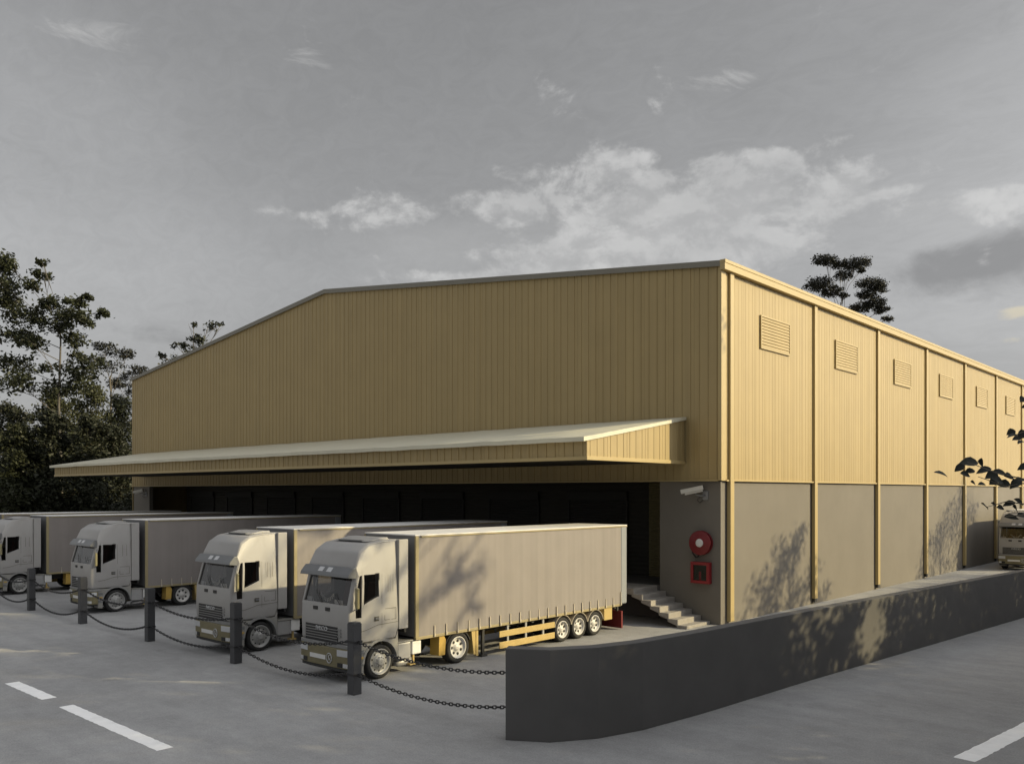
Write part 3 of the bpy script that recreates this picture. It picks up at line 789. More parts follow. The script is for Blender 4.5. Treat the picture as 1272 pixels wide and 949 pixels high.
    for s in (-1, 1):
        mb = MB(); x0, x1 = sorted((s*.86, s*.94)); mb.box(x0, x1, 5.5, 5.6, .06, .9); mb.box(*sorted((s*.80, s*1.0)), 5.42, 5.68, .0, .06); mb.build('landing_leg', M['chassis'], tr)
        mb = MB(); x0, x1 = sorted((s*(HW - .05), s*(HW - .02)))
        mb.box(x0, x1, 6.06, 8.88, .57, .77); mb.box(x0, x1, 6.06, 8.88, .20, .41)
        sg = mb.build('side_guard', M['yellow_pale'], tr, .008)
        mb = MB(); x0, x1 = sorted((s*(HW - .10), s*(HW - .052)))
        for y in (6.5, 7.4, 8.3): mb.box(x0, x1, y - .04, y + .04, .20, .95)
        mb.build('guard_post', M['tank'], sg)
        for y in (9.36, 10.30, 11.26):
            wheel(tr, s, y, .44, .34, 'rim_white', HW - .05, 'rear')
            mb = MB(); pr = [(y + .485*math.cos(R_(12 + 13*k)), .47 + .485*math.sin(R_(12 + 13*k))) for k in range(13)] + [(y + .468*math.cos(R_(12 + 13*k)), .47 + .468*math.sin(R_(12 + 13*k))) for k in range(12, -1, -1)]
            mb.prism_x(pr, *sorted((s*(HW - .40), s*(HW - .02)))); mb.build('wheel_fender', M['strap'], tr)
        mb = MB(); mb.box(*sorted((s*(HW - .4), s*(HW - .03))), 11.80, 12.30, .49, .94); mb.build('tool_box', M['yellow_pale'], tr, .012)
    mb = MB(); mb.box(-1.12, 1.12, 12.98, 13.06, .06, .72); mb.build('rear_flap', M['red_dark'], tr)
    mb = MB()
    for x in (-.9, .9): mb.box(x - .04, x + .04, 12.95, 13.03, .70, .98)
    mb.build('flap_hanger', M['chassis'], tr)
    return T

proto = make_truck()
GT = 'white curtain side trucks parked at the warehouse'
trucks = [
    (-20.37, 14.40, 'white articulated truck nearest the low wall, its whole trailer side sunlit'),
    (-26.69, 14.43, 'white articulated truck second from the low wall, cab half in sun and half in shade'),
    (-39.77, 15.25, 'white articulated truck in full shade beyond the gap of an empty parking bay'),
    (-50.12, 14.70, 'white articulated truck cut by the left edge of the photo'),
    (-56.42, 14.50, 'farthest white truck, only its trailer roof edge showing behind the others'),
    (-14.02, 66.05, 'white truck parked along the side wall at right, partly behind leaves'),
]
for i, (x, y, lab) in enumerate(trucks):
    t = proto if i == 0 else copy_tree(proto)
    t.location = (x, y, 0)
    tag(t, lab, 'truck', GT)

# ================================================================== POSTS AND CHAINS
posts = [(-18.31, 13.95), (-24.34, 14.0), (-30.2, 14.0), (-36.2, 14.03), (-41.95, 14.05), (-46.7, 14.05), (-52.6, 14.05)]
pl = ['square charcoal fence post in front of the nearest truck cab', 'square charcoal fence post before the cab of the half sunlit truck',
      'square charcoal fence post in the empty bay, left of the half sunlit truck', 'square charcoal fence post in front of the third truck cab',
      'square charcoal fence post between the third truck and the leftmost cab', 'square charcoal fence post at the very left edge of the photo',
      'square charcoal fence post beyond the left edge of the photo']
p0 = None
for i, (x, y) in enumerate(posts):
    if p0 is None:
        m = MB(); m.box(-.135, .135, -.135, .135, 0, 1.86); m.prism_z([(-.12, -.12), (.12, -.12), (.12, .12), (-.12, .12)], 1.86, 1.89)
        p0 = m.build('fence_post', M['post'], None, .012)
        mk = MB()
        for zz in (1.38, .52): mk.box(-.15, .15, -.15, .15, zz - .03, zz + .03)
        mk.build('chain_collar', M['chain'], p0, .006)
        o = p0
    else: o = copy_tree(p0)
    o.location = (x, y, 0); tag(o, pl[i], 'post', 'posts of the chain fence')

def link_template():
    wr, L, W = .0155, .165, .092
    path = []
    hl = (L - W) / 2
    for k in range(7): t = -math.pi/2 + math.pi*k/6; path.append(Vector((hl + (W/2-wr)*math.cos(t), (W/2-wr)*math.sin(t), 0)))
    for k in range(7): t = math.pi/2 + math.pi*k/6; path.append(Vector((-hl + (W/2-wr)*math.cos(t), (W/2-wr)*math.sin(t), 0)))
    V = []; F = []; seg = 5; n = len(path)
    for i, p in enumerate(path):
        t = (path[(i+1) % n] - path[i-1]).normalized(); u = Vector((0, 0, 1)); w = t.cross(u)
        for k in range(seg): a = 2*math.pi*k/seg; V.append(p + (u*math.cos(a) + w*math.sin(a))*wr)
    for i in range(n):
        for k in range(seg):
            j = (i+1) % n; q = (k+1) % seg
            F.append((i*seg+k, i*seg+q, j*seg+q, j*seg+k))
    return V, F
LV, LF = link_template()
def chain(a, b, sag, label):
    a = Vector(a); b = Vector(b); L = (b-a).length
    pts = []
    N = 200
    for k in range(N+1):
        u = k/N; p = a.lerp(b, u); p.z -= sag*4*u*(1-u); pts.append(p)
    d = [0]
    for p, q in zip(pts[:-1], pts[1:]): d.append(d[-1] + (q-p).length)
    n = int(d[-1] / .122); m = MB(); m.smooth = True; j = 0
    for i in range(n):
        s = (i+.5) * d[-1] / n
        while d[j+1] < s: j += 1
        p = pts[j].lerp(pts[j+1], (s-d[j])/(d[j+1]-d[j])); t = (pts[j+1]-pts[j]).normalized()
        y = Vector((0, 0, 1)).cross(t).normalized(); z = t.cross(y)
        rot = Matrix((t, y, z)).transposed()
        roll = Matrix.Rotation(R_(20 + 90*(i % 2) + random.uniform(-9, 9)), 3, 'X')
        base = m.pts([a_ - pts[0] for a_ in [p + rot @ (roll @ v) for v in LV]])
        for f in LF: m.quad(*[base + q for q in f])
    o = m.build('chain', M['chain']); o.location = pts[0]
    tag(o, label, 'chain', 'chains of the fence')
ends = [(-12.50, 13.62)] + posts
sp = ['between the low wall and the first post', 'across the front of the nearest truck, between first and second posts', 'across the front of the half sunlit truck, between second and third posts',
      'across the empty bay, between third and fourth posts', 'across the front of the third truck, between fourth and fifth posts', 'between the fifth post and the left edge post', 'beyond the left edge post']
for i in range(len(ends) - 1):
    (x0, y0), (x1, y1) = ends[i], ends[i+1]
    xa = x0 - (.15 if i else .03); xb = x1 + .15
    za, zb = (1.43, .69) if i == 0 else (1.38, .52)
    sg = (.22, .24) if i == 0 else (.30 + .05*math.sin(i*2.1), .34 + .05*math.cos(i*1.7))
    chain((xa, y0, za), (xb, y1, 1.38), sg[0], 'upper black chain ' + sp[i])
    chain((xa, y0, zb), (xb, y1, .52), min(sg[1], .42), 'lower black chain ' + sp[i])

# ================================================================== TREES
def leaves(blobs, size, rng, clump=.33, aspect=1.9, flat=.0):
    """blobs: (cx,cy,cz, rx,ry,rz, n). Leaf = folded quad. Returns V, F arrays."""
    P = []
    for cx, cy, cz, rx, ry, rz, n in blobs:
        n = int(n); nc = max(4, n // 24)
        d = rng.normal(size=(nc, 3)); d /= np.linalg.norm(d, axis=1)[:, None]
        rr = rng.uniform(0.15, 1, nc) ** .45
        c = d * rr[:, None]
        idx = rng.integers(0, nc, n)
        mean = (rx*ry*rz) ** (1/3)
        p = c[idx] * np.array([rx, ry, rz]) + rng.normal(size=(n, 3)) * clump * np.array([1, 1, .7]) * min(1.0, mean/1.4)
        P.append(p + np.array([cx, cy, cz]))
    P = np.concatenate(P); n = len(P)
    ax = rng.normal(size=(n, 3)); ax[:, 2] = ax[:, 2]*.6 - .25; ax /= np.linalg.norm(ax, axis=1)[:, None]
    up = rng.normal(size=(n, 3)); up[:, 2] += flat
    sd = np.cross(ax, up); sd /= np.linalg.norm(sd, axis=1)[:, None]
    nm = np.cross(sd, ax)
    L = size * rng.uniform(.6, 1.3, n)[:, None]; W = L / aspect
    v0 = P - ax*L*.5; v2 = P + ax*L*.5 - nm*L*.12
    v1 = P - sd*W*.5 + nm*W*.18 - ax*L*.05; v3 = P + sd*W*.5 + nm*W*.18 - ax*L*.05
    V = np.stack([v0, v1, v2, v3], 1).reshape(-1, 3)
    return V, n

def crown_mesh(name, blobs, size, seed, m, **kw):
    V, n = leaves(blobs, size, np.random.default_rng(seed), **kw)
    me = bpy.data.meshes.new(name)
    me.vertices.add(len(V)); me.vertices.foreach_set('co', V.astype(np.float32).ravel())
    me.loops.add(n*4); me.loops.foreach_set('vertex_index', np.arange(n*4, dtype=np.int32))
    me.polygons.add(n); me.polygons.foreach_set('loop_start', np.arange(0, n*4, 4, dtype=np.int32))
    me.materials.append(m); me.update(calc_edges=True); me.validate()
    return me

def tree(name, label, group, base, trunk, blobs, leaf, m, bark, seed, r0=.3, limb=.4, cat='tree', **kw):
    """trunk: list of local points; blobs local. Limbs grow from the trunk to each blob."""
    rr = random.Random(seed)
    t = empty(name, base); tag(t, label, cat, group)
    mb = MB(); mb.smooth = True
    trunk = [Vector(p) for p in trunk]; n = len(trunk)
    mb.tube(trunk, [r0*(1 - .8*i/(n-1)) * (1.35 if i == 0 else 1) for i in range(n)], 9)
    for cx, cy, cz, rx, ry, rz, k in blobs:
        c = Vector((cx, cy, cz))
        want = cz - max(.8, Vector((cx - trunk[-1].x, cy - trunk[-1].y, 0)).length * .7)
        j = min(range(n-1), key=lambda i: abs((trunk[i].z + trunk[i+1].z)/2 - want))
        s = trunk[j].lerp(trunk[j+1], rr.random()); rs = r0*(1 - .8*(j+.5)/(n-1)) * .5
        mid = s.lerp(c, .5) + Vector((rr.uniform(-.3, .3), rr.uniform(-.3, .3), rr.uniform(-.1, .4)))
        mb.tube([s, mid, c], [max(.03, rs), max(.025, rs*.6), .02], 6)
        for q in range(4):
            e = c + Vector((rr.uniform(-rx, rx)*.75, rr.uniform(-ry, ry)*.75, rr.uniform(-rz*.4, rz*.75)))
            b0 = mid.lerp(c, rr.uniform(.2, .9))
            mb.tube([b0, b0.lerp(e, .55) + Vector((0, 0, .12)), e], [max(.02, rs*.4), .018, .01], 5)
    mb.build('trunk', bark, t)
    put('crown', crown_mesh('crown', blobs, leaf, seed, m, **kw), t)
    return t

# camera frame for placing far things by bearing: forward and right directions of the view
TH = math.atan2(976.0, 1071.0); FW = (-math.sin(TH), math.cos(TH)); RT = (math.cos(TH), math.sin(TH))
def bearing(px, d):
    u = (px - 636.0) / 1071.0
    return (d*(FW[0] + RT[0]*u), d*(FW[1] + RT[1]*u))
def zat(py, d): return 5.3 + (611.0 - py) * d / 1071.0

GF = 'trees of the wood beyond the warehouse'
# -- tall broadleaf tree at the far left, branches open against the sky
def sky_tree(px, d, specs, label, seed, m, bark, leaf=.42, r0=.42, lean=0.0, group=GF, n=1.0, name='broadleaf_tree', **kw):
    bx, by = bearing(px, d); s = d / 1071.0
    H = max(zat(p[1], d) for p in specs)
    tr = [(0, 0, 0), (.15, .1, H*.25), (.05 + lean*.4, -.1, H*.5), (lean*.7, .1, H*.72), (lean, 0, H*.85)]
    rr = random.Random(seed); bl = []
    for (qx, qy, rx, rz, k) in specs:
        off = (qx - px) * s; dep = rr.uniform(-1.2, 1.2)
        bl.append((RT[0]*off + FW[0]*dep, RT[1]*off + FW[1]*dep, zat(qy, d), rx*s, rx*s*.9, rz*s, k*n))
    return tree(name, label, group, (bx, by, 0), tr, bl, leaf, m, bark, seed, r0=r0, **kw)

sky_tree(74, 84, [(8, 328, 11, 13, 260), (4, 362, 20, 22, 560), (46, 338, 13, 6, 100), (54, 327, 7, 4, 60), (36, 354, 13, 7, 120), (30, 392, 24, 14, 350), (66, 380, 14, 8, 160), (92, 375, 16, 6, 170), (105, 368, 8, 4, 70),
                  (121, 388, 9, 5, 110), (98, 393, 20, 8, 230), (72, 403, 22, 10, 260), (112, 405, 10, 6, 100), (88, 421, 16, 8, 180), (20, 416, 26, 12, 300), (48, 428, 16, 8, 150), (12, 450, 26, 12, 280), (86, 442, 12, 6, 100), (58, 456, 14, 5, 70), (98, 464, 25, 12, 280),
                  (120, 452, 16, 9, 170), (30, 478, 28, 12, 300), (70, 484, 30, 10, 300), (-25, 400, 30, 40, 900), (-20, 340, 22, 22, 400)],
         'tall open crowned tree at left with branches reaching over the wood', 11, M['leaf_mid'], M['trunk_pale'], leaf=.38, n=2.3, clump=.42, r0=.2)
# -- umbrella crowned pines behind
sky_tree(137, 112, [(132, 432, 14, 6, 420), (148, 440, 16, 6, 420), (120, 446, 10, 6, 240), (158, 442, 8, 4, 150), (140, 455, 20, 6, 300)], 'slim tree with flat umbrella crown rising above the wood', 21, M['leaf_pine'], M['trunk'], leaf=.34, r0=.3, name='umbrella_pine', clump=.35)
sky_tree(168, 116, [(160, 466, 18, 6, 420), (176, 461, 13, 5, 300), (150, 478, 14, 6, 500), (168, 485, 22, 9, 900)], 'dark flat crowned tree touching the left corner of the roofline', 22, M['leaf_pine'], M['trunk'], leaf=.34, r0=.28, name='umbrella_pine', clump=.35)
# -- dense wood: individual trees, crowns almost to the ground
def forest_tree(px, d, top, w, seed, m, label, n=1.0):
    bx, by = bearing(px, d); H = zat(top, d); rr = random.Random(seed); bl = []
    s = w * d / 1071.0
    k = 15
    for i in range(k):
        u = (i + .5)/k; z = H*(.10 + .86*u); rad = s*(.95 - .55*abs(u - .35)/.65) ; a = i*2.4 + rr.random()
        q = rad*rr.uniform(.25, .75)
        bl.append((q*math.cos(a), q*math.sin(a), z, rad*.62, rad*.62, rad*.5, 620*n))
    return tree('forest_tree', label, GF, (bx, by, 0), [(0, 0, 0), (.1, 0, H*.3), (-.1, .1, H*.6), (0, 0, H*.92)], bl, .36, m, M['trunk'], seed, r0=.32, clump=.5)
fl = [(-40, 92, 455, 52, 'leaf_mid', 'bushy tree just outside the left edge of the wood'), (12, 90, 497, 44, 'leaf_dark', 'dark dense tree at left edge under the tall open tree'), (62, 94, 482, 42, 'leaf_olive', 'olive green tree at the middle of the wood'),
      (108, 97, 470, 42, 'leaf_olive', 'olive tree standing below the umbrella crowned tree'), (150, 104, 486, 40, 'leaf_mid', 'tree close against the left corner of the warehouse'),
      (35, 84, 548, 40, 'leaf_dark', 'low dark tree in front of the wood at left'), (90, 88, 530, 40, 'leaf_mid', 'low tree in the wood directly above the third truck cab'), (140, 92, 528, 40, 'leaf_dark', 'low dark tree behind the tip of the canopy'),
      (62, 79.5, 505, 34, 'leaf_dark', 'dark tree at the front of the wood below the tall open tree'), (20, 79, 522, 34, 'leaf_mid', 'low leafy tree at the front of the wood near the left edge'), (112, 80, 512, 32, 'leaf_dark', 'dark tree at the front of the wood left of the warehouse'),
      (195, 112, 500, 46, 'leaf_dark', 'dark tree hidden behind the warehouse corner'), (-95, 98, 470, 60, 'leaf_dark', 'tree of the wood outside the frame at left')]
for i, (px, d, top, w, lm, lab) in enumerate(fl): forest_tree(px, d, top, w, 100 + i, M[lm], lab)
# undergrowth: a continuous mass of shrubs at the foot of the wood
bl = []
rr = random.Random(5)
for i in range(44):
    x, y = bearing(-70 + 6.2*i, 84 + rr.uniform(-3, 14)); bl.append((x, y, rr.uniform(.6, 3.2), 2.6, 2.6, 2.2, 420))
uo = put('undergrowth', crown_mesh('undergrowth', bl, .42, 77, M['leaf_dark'], clump=.6)); tag(uo, 'dark shrubs massed at the foot of the wood', 'undergrowth', kind='stuff')
# -- twig tips above the left slope of the roof
sky_tree(243, 102, [(245, 408, 7, 5, 70), (262, 408, 12, 6, 110), (275, 405, 6, 3, 50), (238, 420, 10, 6, 110), (222, 430, 13, 4, 120), (204, 444, 10, 4, 90), (255, 424, 14, 6, 140), (236, 436, 18, 8, 200), (230, 455, 30, 12, 500), (215, 480, 40, 20, 900)],
         'leafy branches showing above the left slope of the warehouse roof', 31, M['leaf_dark'], M['trunk'], leaf=.40, n=.8, clump=.35)
# -- tall tree behind the right part of the roof
sky_tree(1050, 104, [(1024, 324, 15, 5, 900), (1040, 330, 11, 5, 500), (1060, 330, 17, 6, 1000), (1050, 340, 12, 5, 500), (1071, 335, 6, 4, 220), (1018, 352, 17, 7, 1100), (1034, 362, 13, 6, 700), (1046, 368, 7, 3, 200), (1084, 352, 17, 6, 1000), (1094, 358, 11, 5, 500), (1078, 364, 14, 5, 600), (1088, 376, 15, 6, 900), (1072, 381, 14, 5, 700), (1094, 386, 10, 4, 400), (1100, 397, 8, 3, 260), (1060, 400, 20, 6, 400)],
         'tall dark tree with clustered crown rising behind the right roof edge', 41, M['leaf_pine'], M['trunk'], leaf=.25, r0=.2, lean=-.6, group=None, clump=.32, n=1.6)

# -- roadside trees outside the right edge of the photo (their shadows fall on the yard, trucks and walls)
TA, TE = math.tan(R_(SUN_A)), math.tan(R_(SUN_E)) / math.cos(R_(SUN_A))
def lift(p, x):           # the point at plane x whose shadow falls on p
    d = x - p[0]; return (x, p[1] + d*TA, p[2] + d*TE)
GR = 'roadside trees at right'
def roadside(base, targets, label, seed, leaf=.26, r0=.26, n=1.0, m=None, extra=()):
    bl = []
    for (p, x, r, k) in targets:
        q = lift(p, x); bl.append((q[0]-base[0], q[1]-base[1], q[2], r, r, r, k*n))
    bl += list(extra)
    H = max(b[2] for b in bl)
    return tree('roadside_tree', label, GR, (base[0], base[1], 0), [(0, 0, 0), (.1, 0, H*.3), (0, .1, H*.6), (.05, 0, H*.9)], bl, leaf, m or M['leaf_mid'], M['trunk'], seed, r0=r0, clump=.45)
ROADSIDE = True
if ROADSIDE:
    roadside((5.0, 12.5), [((-6, 3, 0), 4.5, 2.6, 1500), ((-10, 2, 0), 4.5, 2.6, 1500), ((-8, 6, 0), 5, 2.2, 1200), ((-13, 3, 0), 5, 2.4, 1300), ((-5, 8, .0), 4.0, 1.8, 900)], 'leafy roadside tree nearest the camera at right', 201)
    roadside((5.0, 20.5), [((-12, 8, 0), 4.5, 2.6, 1600), ((-16, 8, 0), 4.5, 2.7, 1700), ((-17, 5, 0), 5, 2.7, 1600), ((-20, 9.2, 0), 4.5, 2.0, 1300), ((-9, 11, 0), 4.5, 2.2, 1300), ((-22, 6, 0), 5, 2.8, 1600), ((-21.5, 10.6, 0), 4.2, 1.1, 450)], 'second leafy roadside tree from the camera', 202)
    roadside((4.5, 28.5), [((-9, 17, .6), 3.0, 2.2, 1400), ((-12, 17, .6), 3.0, 2.1, 1300), ((-15, 15, 0), 3.5, 1.9, 1100), ((-9.5, 20.5, .8), 2.5, 1.8, 1000), ((-17.5, 13, .5), 3.5, 1.7, 900), ((-19.4, 14.8, .7), 3.5, 1.0, 330), ((-14, 13, .0), 4, 2.3, 1300), ((-15.2, 14.6, 0), 3, 1.1, 600), ((-16.6, 15.6, 0), 3, 1.0, 600), ((-17.3, 17.0, 0), 3, .9, 500), ((-15.8, 17.6, 0), 3, 1.0, 600), ((-18.2, 15.4, 0), 3, .6, 260), ((-16.5, 19.2, 0), 3, .8, 350),
                           ((-19.2, 17.8, 2.5), 3.0, .8, 90), ((-19.2, 18.9, 3.1), 3.0, .8, 70), ((-19.2, 19.4, 2.2), 3.0, .7, 60)], 'third leafy roadside tree from the camera, opposite the low wall', 203, extra=[(3.4 - 4.5, y - 28.5, z, r, r, r, k) for y, z, r, k in [(30.3, 10.9, .65, 320), (29.5, 10.6, .6, 260), (32.7, 11.0, .5, 260), (33.5, 11.0, .55, 300), (34.4, 10.9, .55, 300), (35.3, 11.0, .5, 280), (36.1, 11.1, .5, 260)]])
    roadside((1.5, 50.5), [((-16.9, 37.2, 2.4), .5, 1.15, 330), ((-16.9, 36.2, 1.2), .5, 1.4, 520), ((-16.9, 38.6, 3.2), .5, .8, 150), ((-16.9, 34.6, .5), .5, 1.3, 420), ((-16.9, 38.9, .8), .5, 1.2, 400), ((-16.9, 41.0, .3), .5, .8, 160)], 'tall roadside tree shading the second bay of the side wall', 205)
    roadside((2.0, 73.0), [((-16.9, 57.5, 1.2), .8, 1.8, 620), ((-16.9, 60.5, 2.0), .8, 1.9, 700), ((-16.9, 62.5, 3.4), .8, 1.4, 380), ((-16.9, 66, 3.2), 1.2, 2.0, 700), ((-16.9, 64.8, 1.5), 1.2, 1.8, 600), ((-16.9, 64.5, 5.0), 1.2, .9, 150)], 'tall roadside tree shading the far bays of the side wall', 206)
    roadside((7.0, 28.0), [((-24, 7.3, 0), 4, 1.8, 1000), ((-27, 8.0, 0), 4, 1.5, 900), ((-30, 8.7, 0), 3.5, 1.1, 700), ((-35, 11, 0), 3, 1.0, 500), ((-37.0, 12.2, 0), 2.5, 1.3, 800), ((-39.4, 12.9, 0), 2.2, 1.3, 800), ((-31.2, 9.1, 0), 3.4, .6, 220), ((-22, 4.5, 0), 5, 2.0, 900)], 'very tall leaning roadside tree, added out of view to shade the yard', 208, leaf=.34, r0=.18, extra=[(3.4 - 7.0, y - 28.0, z, r, r, r, k) for y, z, r, k in [(29.5, 12.6, .5, 260), (30.0, 12.2, .45, 220), (28.7, 11.6, .7, 300), (26.3, 11.3, .9, 380), (24.5, 10.7, 1.1, 480), (22.5, 10.7, .9, 400), (31.5, 15.65, .32, 170), (31.9, 16.0, .25, 100), (34.4, 16.7, .28, 130), (34.7, 16.95, .25, 90), (30.2, 12.5, .35, 160), (29.7, 13.0, .4, 260), (29.95, 12.75, .35, 220), (30.4, 12.3, .3, 160), (29.5, 13.7, .5, 300), (29.9, 13.5, .35, 220), (30.05, 14.3, .35, 220), (29.1, 14.2, .6, 280), (31.1, 15.3, .22, 110)]])  # unseen tree added for shade, crown clumps set along sun rays to the yard

# a row of bushy roadside trees on the far verge
for i in range(12):
    y0 = 9.0 + 5.6*i; rr = random.Random(300 + i); bl = []
    for k in range(4):
        y = (k - 1.5)*1.5
        Y = y0 + y
        top = 10.0 if Y < 32.4 else (6.2 if Y < 40.2 else 9.7)
        z = .9
        while z < top - .6:
            bl.append((rr.uniform(-.5, .8), y + rr.uniform(-.4, .4), z, 1.5, 1.35, 1.15, 640)); z += 1.45
        if 32.4 <= Y < 40.2:
            for q in range(2): bl.append((rr.uniform(-.5, .8), y + rr.uniform(-.6, .6), rr.uniform(6.4, 8.4), .9, .6, .8, 150))
    tree('roadside_tree', ['bushy', 'leafy', 'dense'][i % 3] + ' roadside tree on the right verge, ' + ['nearest the camera', 'second', 'third', 'fourth', 'fifth', 'sixth', 'seventh', 'eighth', 'ninth', 'tenth', 'eleventh', 'farthest of all'][i] + ' along the row', GR, (3.4 + rr.uniform(-.3, .5), y0, 0), [(0, 0, 0), (.1, 0, 2), (0, .1, 4), (.05, 0, 6)], bl, .32, M['leaf_mid'], M['trunk'], 300 + i, r0=.16, clump=.55)

# -- leafy branch hanging in from the right, close to the camera
def near_tree():
    D = 8.0; s = D/1071.0
    def P(px, py, dd=0.0):
        x, y = bearing(px, D + dd); return Vector((x, y, zat(py, D + dd)))
    bx, by = bearing(1420, D + .8)
    t = empty('roadside_tree', (bx, by, 0)); tag(t, 'dark large leaved tree whose twigs reach in from the right edge', 'tree')
    off = Vector((bx, by, 0))
    tw = MB(); tw.smooth = True
    def T(path, r): tw.tube([p - off for p in path], r, 6)
    trunk_top = Vector((bx, by, 6.6))
    T([Vector((bx, by, 0)), Vector((bx+.04, by, 2)), Vector((bx-.02, by+.05, 4.2)), trunk_top], [.13, .11, .08, .04])
    T([Vector((bx, by, 4.6)), P(1340, 592, .4), P(1285, 598), P(1240, 588), P(1202, 574)], [.04, .018, .008, .005, .003])
    T([P(1285, 598), P(1250, 604), P(1215, 592)], [.007, .005, .003])
    T([Vector((bx, by, 4.3)), P(1350, 650, .4), P(1290, 628), P(1250, 623), P(1225, 630)], [.035, .016, .007, .005, .003])
    T([P(1290, 628), P(1270, 640), P(1250, 641)], [.012, .008, .005])
    T([Vector((bx, by, 5.6)), P(1330, 520, .3), P(1288, 530), P(1262, 540)], [.03, .012, .006, .003])
    T([P(1330, 520, .3), P(1296, 500), P(1276, 492)], [.015, .01, .005])
    rr = random.Random(9)
    spots = [(1169,588,0,15,8), (1204,574,.1,20,11), (1192,581,-.1,12,7), (1205,585,.1,12,7), (1219,576,0,12,10), (1222,584,.1,16,9), (1200,589,0,14,7), (1210,600,0,12,5), (1220,601,.1,11,5), (1232,590,0,15,9), (1243,587,.1,17,8), (1240,596,-.1,16,9), (1254,592,0,12,9), (1247,601,.1,13,9), (1234,599,.1,10,8), (1262,600,0,18,8), (1270,596,.1,16,9), (1272,580,.2,14,8),
             (1224,628,0,12,6), (1236,627,.1,13,5), (1243,631,0,8,8), (1254,625,0,15,6), (1262,632,.1,12,8), (1266,623,.1,12,7), (1257,642,0,16,7), (1270,640,.1,12,7), (1258,541,0,12,9), (1263,545,.1,9,8), (1256,537,.1,10,7), (1270,540,.1,12,10), (1268,549,0,8,6), (1271,497,.1,7,10), (1274,505,.1,8,6)]
    for k in range(150): spots.append((rr.uniform(1290, 1440), rr.uniform(420, 665), rr.uniform(-1.4, 1.4), 17, 9))
    lf = MB(); lf.smooth = True
    for (px, py, dd, L, W) in spots:
        c = P(px, py, dd); a = rr.uniform(-.5, .5) + (math.pi if rr.random() < .6 else 0)
        ax = Vector((RT[0]*math.cos(a), RT[1]*math.cos(a), math.sin(a)*.7 - .2)); ax += Vector((FW[0], FW[1], 0))*rr.uniform(-.45, .45); ax.normalize()
        nz = Vector((rr.uniform(-.5, .5), rr.uniform(-.5, .5), 1)) + Vector((FW[0], FW[1], 0))*rr.uniform(-1.5, -.5); nz.normalize()
        sd = ax.cross(nz).normalized(); nm = sd.cross(ax)
        l = L*s*1.15; w = W*s*1.45
        prof = [(-.5, 0), (-.36, .28), (-.12, .5), (.12, .44), (.32, .24), (.5, 0)]
        mid = []; up = []; lo = []
        for u, h in prof:
            m_ = c - off + ax*(u*l) - nm*(l*.22*(u+.5)**2)
            mid.append(m_); up.append(m_ + sd*(h*w) + nm*(h*w*.35)); lo.append(m_ - sd*(h*w) + nm*(h*w*.35))
        a0 = lf.pts(mid); a1 = lf.pts(up); a2 = lf.pts(lo)
        for i in range(5):
            lf.quad(a0+i, a0+i+1, a1+i+1, a1+i); lf.quad(a0+i+1, a0+i, a2+i, a2+i+1)
    tw.build('trunk', M['trunk'], t); lf.build('crown', M['leaf_near'], t)
near_tree()

# ================================================================== WORLD
w = bpy.data.worlds.new('World'); scene.world = w; w.use_nodes = True
nt = w.node_tree; n = nt.nodes; l = nt.links
bg = n['Background']
sky = n.new('ShaderNodeTexSky'); sky.sky_type = 'NISHITA'; sky.sun_disc = False
sky.sun_elevation = R_(SUN_E); sky.sun_rotation = R_(90 - SUN_A); sky.air_density = 1.0; sky.dust_density = 3.0; sky.ozone_density = 1.0
hs = n.new('ShaderNodeHueSaturation'); hs.inputs['Saturation'].default_value = .06
l.new(sky.outputs['Color'], hs.inputs['Color'])
tc = n.new('ShaderNodeTexCoord'); DIR = tc.outputs['Generated']
def dot(vec):
    q = n.new('ShaderNodeVectorMath'); q.operation = 'DOT_PRODUCT'; l.new(DIR, q.inputs[0]); q.inputs[1].default_value = vec; return q.outputs['Value']
def mth(op, a, b=None, c=None, clamp=False):
    q = n.new('ShaderNodeMath'); q.operation = op; q.use_clamp = clamp
    for i, x in enumerate((a, b, c)):
        if x is None: continue
        if isinstance(x, (int, float)): q.inputs[i].default_value = x
        else: l.new(x, q.inputs[i])
    return q.outputs[0]
def sstep(x, a, b, lo=0.0, hi=1.0):
    q = n.new('ShaderNodeMapRange'); q.interpolation_type = 'SMOOTHSTEP'
    q.inputs['From Min'].default_value = a; q.inputs['From Max'].default_value = b; q.inputs['To Min'].default_value = lo; q.inputs['To Max'].default_value = hi
    l.new(x, q.inputs['Value']); return q.outputs['Result']
fx = dot((FW[0], FW[1], 0)); rx = dot((RT[0], RT[1], 0)); zz = dot((0, 0, 1))
AZ = mth('ARCTAN2', rx, fx); EL = mth('ARCSINE', zz)
def noise(scale, det=8, ro=.6, stretch=(1, 1, 1), dist=0.0, up=0.0):
    mp = n.new('ShaderNodeMapping'); mp.inputs['Scale'].default_value = stretch; mp.inputs['Location'].default_value = (0, 0, up); l.new(DIR, mp.inputs['Vector'])
    q = n.new('ShaderNodeTexNoise'); q.inputs['Scale'].default_value = scale; q.inputs['Detail'].default_value = det; q.inputs['Roughness'].default_value = ro
    q.inputs['Distortion'].default_value = dist
    l.new(mp.outputs['Vector'], q.inputs['Vector']); return q.outputs['Fac']
def azel(px, py): return math.atan((px-636)/1071.0), math.atan((611-py)/math.hypot(1071.0, px-636))
